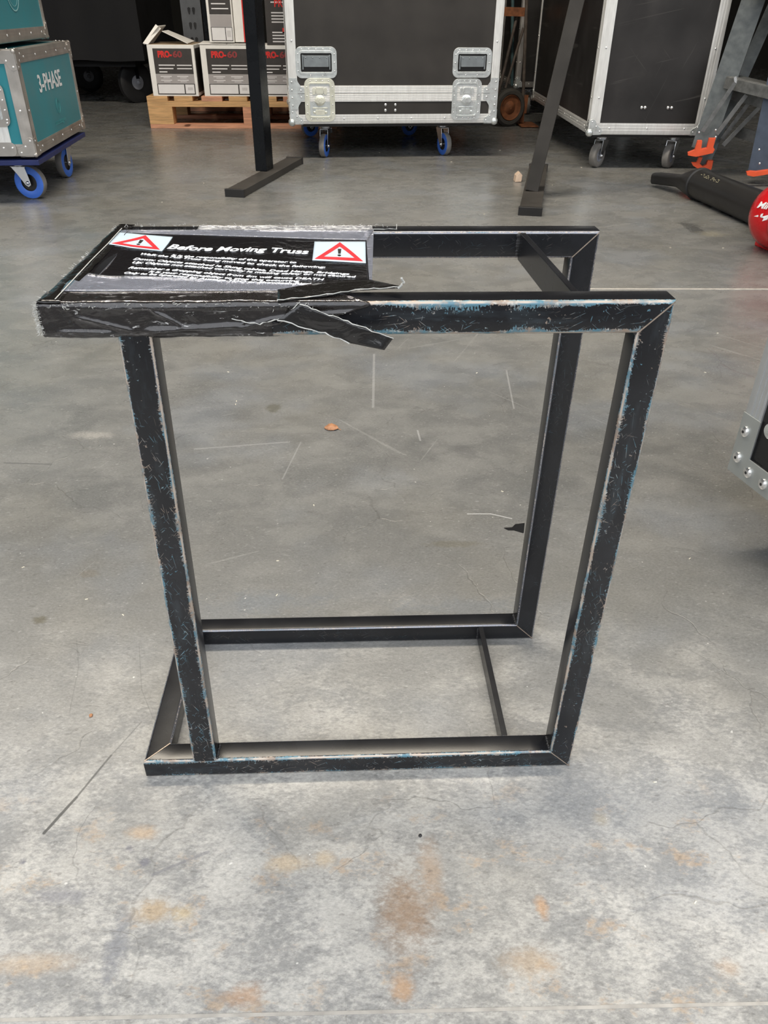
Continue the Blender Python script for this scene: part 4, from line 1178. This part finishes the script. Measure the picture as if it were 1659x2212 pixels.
# ------------------------------------------------------------------ hand truck
p = at_z(1100, 273)
ht = thing('hand_truck', 'rusty hand truck with a rust-hubbed wheel behind the flight case', 'hand truck', (p.x, p.y, 0), 0)
def HT(u_, v_, y_): return at_y(u_, v_, y_)-V((p.x, p.y, 0))
def truck_wheel(c):
    q_ = MB(); ax = V((.35, -1, 0)).normalized(); R = .116
    q_.lathe(c, ax, [(-.005, R*.6), (-.03, R*.72), (-.03, R*.88), (-.016, R), (.016, R), (.03, R*.88), (.03, R*.72), (.005, R*.6)], 40, 0)
    w_ = q_.build('wheel', TYRE, ht)
    q_ = MB(); q_.lathe(c, ax, [(-.02, .01), (-.022, R*.62), (.024, R*.68), (.030, R*.66), (.020, R*.60), (.014, R*.35), (.022, R*.28), (.026, R*.12), (.030, .01)], 32, 0)
    q_.build('hub', RUST, w_, label='rust-brown hub')
truck_wheel(V((-.015, 0, .117))); truck_wheel(V((-.36, .12, .117)))
q = MB()
yy = p.y+.10
for (u0, v0, u1, v1, r_, dy) in ((1129, 235, 1140, -60, .011, 0), (1118, 30, 1076, 205, .010, .02), (1131, 60, 1092, 190, .009, 0)):
    q.cyl(HT(u0, v0, yy+dy), HT(u1, v1, yy+dy), r_, n=10)
q.build('frame', simple('rusty_grey_tube', (.13, .105, .09), .6, .2, .4, 30, .3), ht)
q = MB(); q.cyl(HT(1106, 185, yy+.2), HT(1108, -60, yy+.2), .011, n=10); q.build('frame_tube', simple('old_blue_paint', (.06, .11, .12), .6, 0, .3, 30, .2), ht)
q = MB(); q.bar(HT(1060, 24, yy), HT(1133, 26, yy), .02, .05); q.build('cross_bar', RUST, ht)
q = MB(); a_ = HT(1120, 272, p.y+.02); q.box(a_.x, a_.x+.12, a_.y-.10, a_.y+.14, .004, .012); q.bar(HT(1137, 205, yy), HT(1132, 245, yy), .03, .012, (0, 1, 0)); q.bar(HT(1128, 235, yy), V((a_.x+.03, a_.y+.06, .012)), .03, .02, (0, 1, 0))
q.build('toe_plate', RUST, ht, bevel=.001)

# ------------------------------------------------------------------ stepladder
la = thing('stepladder', 'grey metal stepladder with orange feet leaning beside the tall flight case', 'ladder', (2.0, 3.4, 0))
LO = V((2.0, 3.4, 0))
def LY(u_, v_, y_): return at_y(u_, v_, y_)-LO
def rail(name, p0, p1, web, fl, mat, up=(-.5, -1, 0)):
    q_ = MB(); w_, t_ = web/2, .003
    q_.beam(p0, p1, [(-w_, -fl), (-w_, 0), (w_, 0), (w_, -fl), (w_-t_, -fl), (w_-t_, -t_), (-w_+t_, -t_), (-w_+t_, -fl)], up)
    return q_.build(name, mat, la, bevel=.0006)
A0, A1 = LY(1516, 322, 3.48), LY(1634, -20, 3.56)
dA = (A1-A0)
rail('rail', A0, A0+dA*2.1, .100, .035, LADG)
C0, C1 = LY(1520, 355, 3.56), LY(1628, 110, 3.66)
rail('rail', C0, C0+(C1-C0)*4.2, .055, .03, LADG)
B0, B1 = LY(1640, 372, 3.26), LY(1682, 180, 3.32)
rail('rail', B0, B0+(B1-B0)*3.6, .100, .035, simple('blue_grey_metal', (.055, .07, .10), .45, .4, .25, 30, .15))
D0, D1 = LY(1700, 420, 3.30), LY(1740, 180, 3.40)
rail('rail', D0+V((.02, .12, .05)), D0+(D1-D0)*3+V((.02, .12, .05)), .055, .03, LADG)
# tread
q = MB(); s0, s1 = LY(1566, 178, 3.49), LY(1668, 203, 3.27)
ax = (s1-s0).normalized(); q.bar(s0, s1, .004, .046, (0, 0, 1))
bk = V((.085, .085, .004)); q.add([s0+V((0, 0, .023)), s1+V((0, 0, .023)), s1+bk+V((0, 0, .023)), s0+bk+V((0, 0, .023)), s0+V((0, 0, .018)), s1+V((0, 0, .018)), s1+bk+V((0, 0, .018)), s0+bk+V((0, 0, .018))], [(0, 1, 2, 3), (7, 6, 5, 4), (0, 4, 5, 1), (1, 5, 6, 2), (2, 6, 7, 3), (3, 7, 4, 0)])
for k in range(7):
    o_ = V((bk.x*(k+.5)/7.5, bk.y*(k+.5)/7.5, .024)); q.bar(s0+o_, s1+o_, .004, .002)
q.build('tread', GALV, la, bevel=.0006)
for kk in (1, 2, 3):
    q = MB(); q.bar(s0+V((.03*kk, .02*kk, .39*kk)), s1+V((.03*kk, .02*kk, .39*kk)), .08, .04); q.build('tread', GALV, la, bevel=.0006)
for (u0, v0, u1, v1, y_, w_, h_) in ((1584, 203, 1655, 222, 3.55, .01, .05), (1592, 284, 1645, 300, 3.60, .01, .05)):
    q = MB(); q.bar(LY(u0, v0, y_), LY(u1, v1, y_-.15), w_, h_); q.build('rear_rung', GALV, la, bevel=.001)
for (u0, v0, u1, v1, y_) in ((1588, 178, 1517, 284, 3.44), (1612, 205, 1548, 290, 3.44), (1640, 232, 1562, 314, 3.50), (1630, 205, 1560, 300, 3.52)):
    q = MB(); q.bar(LY(u0, v0, y_-.03), LY(u1, v1, y_), .020, .004, (0, 1, 0)); q.build('brace', GALV, la, bevel=.0006)
q = MB(); q.bar(LY(1587, 166, 3.44), LY(1589, 180, 3.44), .012, .01, (0, 1, 0)); q.build('bolt', RIVET, la)
q = MB()
for (u_, v_, y_) in ((1509, 313, 3.43), (1540, 308, 3.43), (1510, 286, 3.43), (1546, 281, 3.43), (1546, 296, 3.43), (1641, 353, 3.21), (1640, 323, 3.21)):
    q.ball(LY(u_, v_, y_), .005, (-.3, -1, 0), 8, 0, .6, True)
q.build('rivets', RIVET, la, kind='stuff')
def foot(pts, y_, dep=.03):
    q_ = MB(); n_ = len(pts); P_ = [LY(u_, v_, y_) for u_, v_ in pts]; dd = V((.3, 1, 0)).normalized()*dep
    q_.add(P_+[x_+dd for x_ in P_], [tuple(range(n_)), tuple(reversed(range(n_, 2*n_)))]+[(i, (i+1) % n_, n_+(i+1) % n_, n_+i) for i in range(n_)])
    return q_.build('rubber_foot', ORANGE, la, bevel=.001, label='orange plastic foot')
foot([(1486, 330), (1486, 336), (1504, 339), (1540, 331), (1544, 323), (1541, 318), (1546, 299), (1532, 299), (1527, 320), (1515, 322), (1517, 304), (1507, 304), (1501, 324)], 3.42)
foot([(1494, 352), (1497, 358), (1510, 366), (1533, 373), (1538, 362), (1541, 347), (1529, 347), (1526, 356), (1518, 360), (1512, 354), (1518, 340), (1510, 340), (1505, 352)], 3.52)
foot([(1613, 372), (1614, 379), (1628, 382), (1690, 372), (1690, 363), (1634, 371), (1622, 370)], 3.21)

# ------------------------------------------------------------------ leaf blower
bl = thing('leaf_blower', 'black and red leaf blower lying on the floor below the stepladder', 'leaf blower', (1.7, 2.6, 0))
BO = V((1.7, 2.6, 0))
e1 = at_z(1632, 447, .062)-BO; e0 = at_z(1512, 398, .062)-BO
ax = (e1-e0).normalized()
q = MB(); ln = (e1-e0).length
q.lathe(e0, ax, [(0, .054), (.004, .060), (.03, .060), (ln*.55, .060), (ln+.1, .062)], 36); q.build('blower_tube', BLKP, bl, label='black plastic blower tube')
q = MB(); q.lathe(e0-ax*.012, ax, [(0, .060), (.004, .0655), (.014, .0655), (.018, .060)], 36); q.build('tube_collar', BLKR, bl)
# flattened, slightly turned nozzle
tip = at_z(1420, 387, .030)-BO
q = MB(); vs = []; NR = 14; NN = 28
for j in range(NR+1):
    t = j/NR
    c = (e0-ax*.012).lerp(tip, t) if t > .35 else (e0-ax*.012)-ax*(t/.35)*.02+((e0-ax*.012).lerp(tip, .35)-(e0-ax*.012)+ax*.02)*(t/.35)
    s_ = min(1, t/.45); s_ = s_*s_*(3-2*s_)
    rw, rh = .060*(1-s_)+.036*s_, .060*(1-s_)+.025*s_
    tang = (tip-e0).normalized(); sd = tang.cross(V((0, 0, 1))).normalized(); up_ = sd.cross(tang)
    c = c+V((0, 0, .004*s_))
    for i in range(NN):
        a_ = 2*PI*i/NN; pw_ = 1-.5*s_; ca_, sa_ = math.cos(a_), math.sin(a_)
        vs.append(c+sd*(rw*math.copysign(abs(ca_)**pw_, ca_))+up_*(rh*math.copysign(abs(sa_)**pw_, sa_)))
q.add(vs, [(j*NN+i, j*NN+(i+1) % NN, (j+1)*NN+(i+1) % NN, (j+1)*NN+i) for j in range(NR) for i in range(NN)]+[tuple(range(NN)), tuple(reversed(range(NR*NN, NR*NN+NN)))])
q.build('nozzle', BLKP, bl, label='flattened black nozzle')
hc = at_z(1696, 466, .118)-BO
kx = (hc-e0).dot(ax)
q = MB(); q.lathe(e0+ax*(ln+.09), (hc-e0-ax*(ln+.09)), [(0, .061), ((hc-e0-ax*(ln+.09)).length-.02, .075)], 36); q.build('tube_socket', BLKP, bl)
q = MB(); hb = hc+ax*.22
pts_ = [hc+ax*.02+V((0, 0, .10)), hc+ax*.06+V((0, 0, .18)), hc+ax*.18+V((0, 0, .20)), hb+ax*.06+V((0, 0, .12)), hb+ax*.02]
for k in range(4): q.cyl(pts_[k], pts_[k+1], .018, n=14); q.ball(pts_[k+1], .018)
q.build('blower_handle', BLKP, bl)
q = MB(); q.ball(hc, .112, (-.5, -1, .15), 40, 0, .85); q.lathe(hc, ax, [(.03, .085), (.06, .095), (.14, .09), (.2, .07)], 36); q.build('fan_housing', REDP, bl, label='glossy red fan housing')
q = MB(); ft = at_z(1656, 524, .02)-BO; q.bar(ft+V((-.015, 0, -.006)), ft+V((.13, .03, -.006)), .08, .028); q.build('housing_foot', REDP, bl, bevel=.006, seg=3)
def on_ball(p_, r=.1125):
    d_ = (p_-hc); d_ = d_.normalized(); return hc+d_*r
vd = (CAM-BO-hc).normalized(); sx = V((0, 0, 1)).cross(vd).normalized(); sy = vd.cross(sx)
rr = math.radians(-4)
tx_, ty_ = sx*math.cos(rr)+sy*math.sin(rr), sy*math.cos(rr)-sx*math.sin(rr)
def proj_ball(p_):
    # push points along the facing direction onto the egg-shaped housing
    a_ = (V((-.5, -1, .15))).normalized(); q_ = p_-hc
    lo, hi = 0.0, .3
    for _ in range(18):
        m_ = (lo+hi)/2; r_ = q_+vd*m_
        h_ = r_.dot(a_); rad = (r_-a_*h_).length
        if (h_/(.112*.85))**2+(rad/.112)**2 < 1: lo = m_
        else: hi = m_
    return hc+q_+vd*(hi+.0008)
q = MB()
put_text(q, 'Milwaukee', .028, hc-tx_*.092+ty_*.010, tx_, ty_, width=.118, offset=.0008, shear=.35, warp=proj_ball)
q.add([proj_ball(hc+tx_*a_+ty_*b_) for a_, b_ in ((-.092, -.018), (-.066, -.004), (-.066, -.014), (-.040, -.002), (-.042, -.013), (-.012, .000), (-.036, -.024), (-.036, -.015), (-.062, -.028), (-.060, -.018))], [(0, 1, 2, 9), (2, 3, 8, 9), (3, 4, 7, 8), (4, 5, 6, 7)])
put_text(q, 'FUEL', .016, hc-tx_*.030-ty_*.036, tx_, ty_, width=.045, offset=.0006, warp=proj_ball)
q.build('lettering', PRINTW, bl, smooth=False, fix=False, label='white script lettering with a lightning bolt')
q = MB(); random.seed(4)
for k in range(26):
    t = .12+.34*random.random(); a_ = random.choice((.85, .95, 1.05)); s_ = V((0, 0, 1)).cross(ax).normalized()
    dn = (V((0, 0, 1))*math.sin(a_)+s_*(-math.cos(a_)*(1 if s_.dot(CAM-BO-e0) < 0 else -1))).normalized()
    c = e0+ax*(ln*t)+dn*.0603; q.bar(c, c+ax*random.uniform(.004, .012), .0022, .0008, dn)
q.build('printed_marks', simple('worn_yellow_print', (.40, .37, .25), .5, 0, .2, 30, 0), bl, kind='stuff', label='worn small print')

# ------------------------------------------------------------------ case corner at the right edge
cz = .120
pc = at_z(1576, 1012, cz)
sc = flight_case('flight_case', 'aluminium-edged black case corner with domed rivets cut off by the right edge', (pc.x+.52*math.sin(math.radians(13)), pc.y-.52*math.cos(math.radians(13)), 0), math.radians(13), .5, .52, cz, .42, .034, simple('gloss_black_laminate', (.012, .012, .013), .3, 0, .1, 20, .05), simple('satin_aluminium', (.62, .64, .66), .4, .7, .05, 30, .1), corners=False, rivets=False)
# the far left corner of this case is local (0, .52)
p_l = V((-.0028, .52, cz))
def CP(a_, b_): return p_l+V((0, -a_, b_))
q = MB()
q.prism([(0, 0), (.105, 0), (.105, .036), (.036, .036), (.036, .095), (0, .095)], p_l, (0, -1, 0), (0, 0, 1), (-.0016, 0, 0), 0)
for a_, b_ in ((.014, .070), (.014, .028), (.042, .018), (.075, .018)):
    q.lathe(CP(a_, b_)+V((-.0016, 0, 0)), (-1, 0, 0), [(0, .0085), (.0025, .008), (.0045, .005)], 18, 1); q.lathe(CP(a_, b_)+V((-.006, 0, 0)), (-1, 0, 0), [(0, .0025), (.0008, .002)], 10, 2)
sc_p = q.build('corner_plate', [simple('satin_plate', (.40, .42, .41), .45, .5, .05, 40, .05), RIVET, BLKR], sc, bevel=.0006, label='satin corner plate with domed rivets')
q = MB(); q.lathe(CP(.058, .092)+V((.001, 0, 0)), (-1, 0, 0), [(0, .011), (.004, .011), (.005, .009)], 20); q.build('bolt_head', ZINC, sc)
q = MB(); q.box(.04, .46, .04, .48, cz-.012, cz); q.build('castor_board', BLKP, sc)
for x in (.12, .40):
    for y in (.12, .38): make_castor(sc, x, y, cz-.012, -1.2, D=.085, w=.028, kind='grey')

# ------------------------------------------------------------------ leaf and grit on the floor
pL = at_z(716, 927)
q = MB(); vs = []; n = 14; random.seed(3)
top = []; bot = []
for i in range(n+1):
    t = i/n; wv_ = math.sin(PI*t)**.7*.0085
    x = -.014+.028*t
    top.append((x, wv_+.0015*mnoise.noise(V((t*9, 1, 0))), .003+.004*abs(mnoise.noise(V((t*5, 2, 0))))+.004*math.sin(PI*t)))
    bot.append((x, -wv_+.002*mnoise.noise(V((t*8, 5, 0))), .0012+.003*abs(mnoise.noise(V((t*6, 9, 0))))))
mid_ = [((a_[0]+b_[0])/2, (a_[1]+b_[1])/2, .002+.003*math.sin(PI*i/n)) for i, (a_, b_) in enumerate(zip(top, bot))]
vs = top+mid_+bot
m1 = n+1
q.add(vs, [(i, i+1, m1+i+1, m1+i) for i in range(n)]+[(m1+i, m1+i+1, 2*m1+i+1, 2*m1+i) for i in range(n)])
q.cyl((.012, 0, .002), (.019, -.003, .0008), .0006, n=6)
lf = q.build('dry_leaf', LEAFM, None, loc=(pL.x, pL.y, 0), ang=1.2, fix=False)
lf.modifiers.new('thickness', 'SOLIDIFY').thickness = .0005
lf.rotation_euler = (0, 0, -.1)
tag(lf, 'curled brown dry leaf on the floor seen through the stand', 'leaf')
def pebble(u_, v_, r, m, label, name='pebble', flat=.6):
    p_ = at_z(u_, v_); q_ = MB(); q_.ball((0, 0, r*flat*.9), r, (0, 0, 1), 9, 0, flat)
    q_.v = [(x+r*.35*mnoise.noise(V((x*400, y*400, z*400))), y+r*.3*mnoise.noise(V((y*300, z*400, x*300))), max(0, z)) for x, y, z in q_.v]
    o_ = q_.build(name, m, None, loc=(p_.x, p_.y, 0)); tag(o_, label, 'pebble')
pebble(197, 1547, .0024, LEAFM, 'tiny brown crumb on the floor left of the stand')
pebble(908, 1806, .0018, BLKR, 'tiny black crumb on the floor in front of the stand')
random.seed(21)
q = MB()
for u_, v_ in ((1046, 463), (820, 330), (1256, 362), (1193, 400), (1490, 1207), (1085, 1062), (493, 804), (509, 874), (511, 867), (1030, 806), (600, 1212),
               (598, 1286), (678, 1092), (187, 1295), (266, 1329), (50, 1226), (1502, 1950), (1550, 720), (1562, 536), (1448, 535), (1523, 805), (440, 396), (1415, 1690), (1313, 1077), (350, 437), (975, 350), (1080, 325), (700, 365)):
    p_ = at_z(u_, v_); s_ = .0011*(1+.35*max(0, (p_.y))); a_ = random.random()*PI
    q.bar(p_+V((-math.cos(a_)*s_*1.6, -math.sin(a_)*s_*1.6, s_*.35)), p_+V((math.cos(a_)*s_*1.6, math.sin(a_)*s_*1.6, s_*.35)), s_, s_*.7)
o = q.build('floor_grit', CHIP, None, smooth=False); o['kind'] = 'stuff'; o['label'] = 'pale chips and grit scattered over the floor'; o['category'] = 'grit'
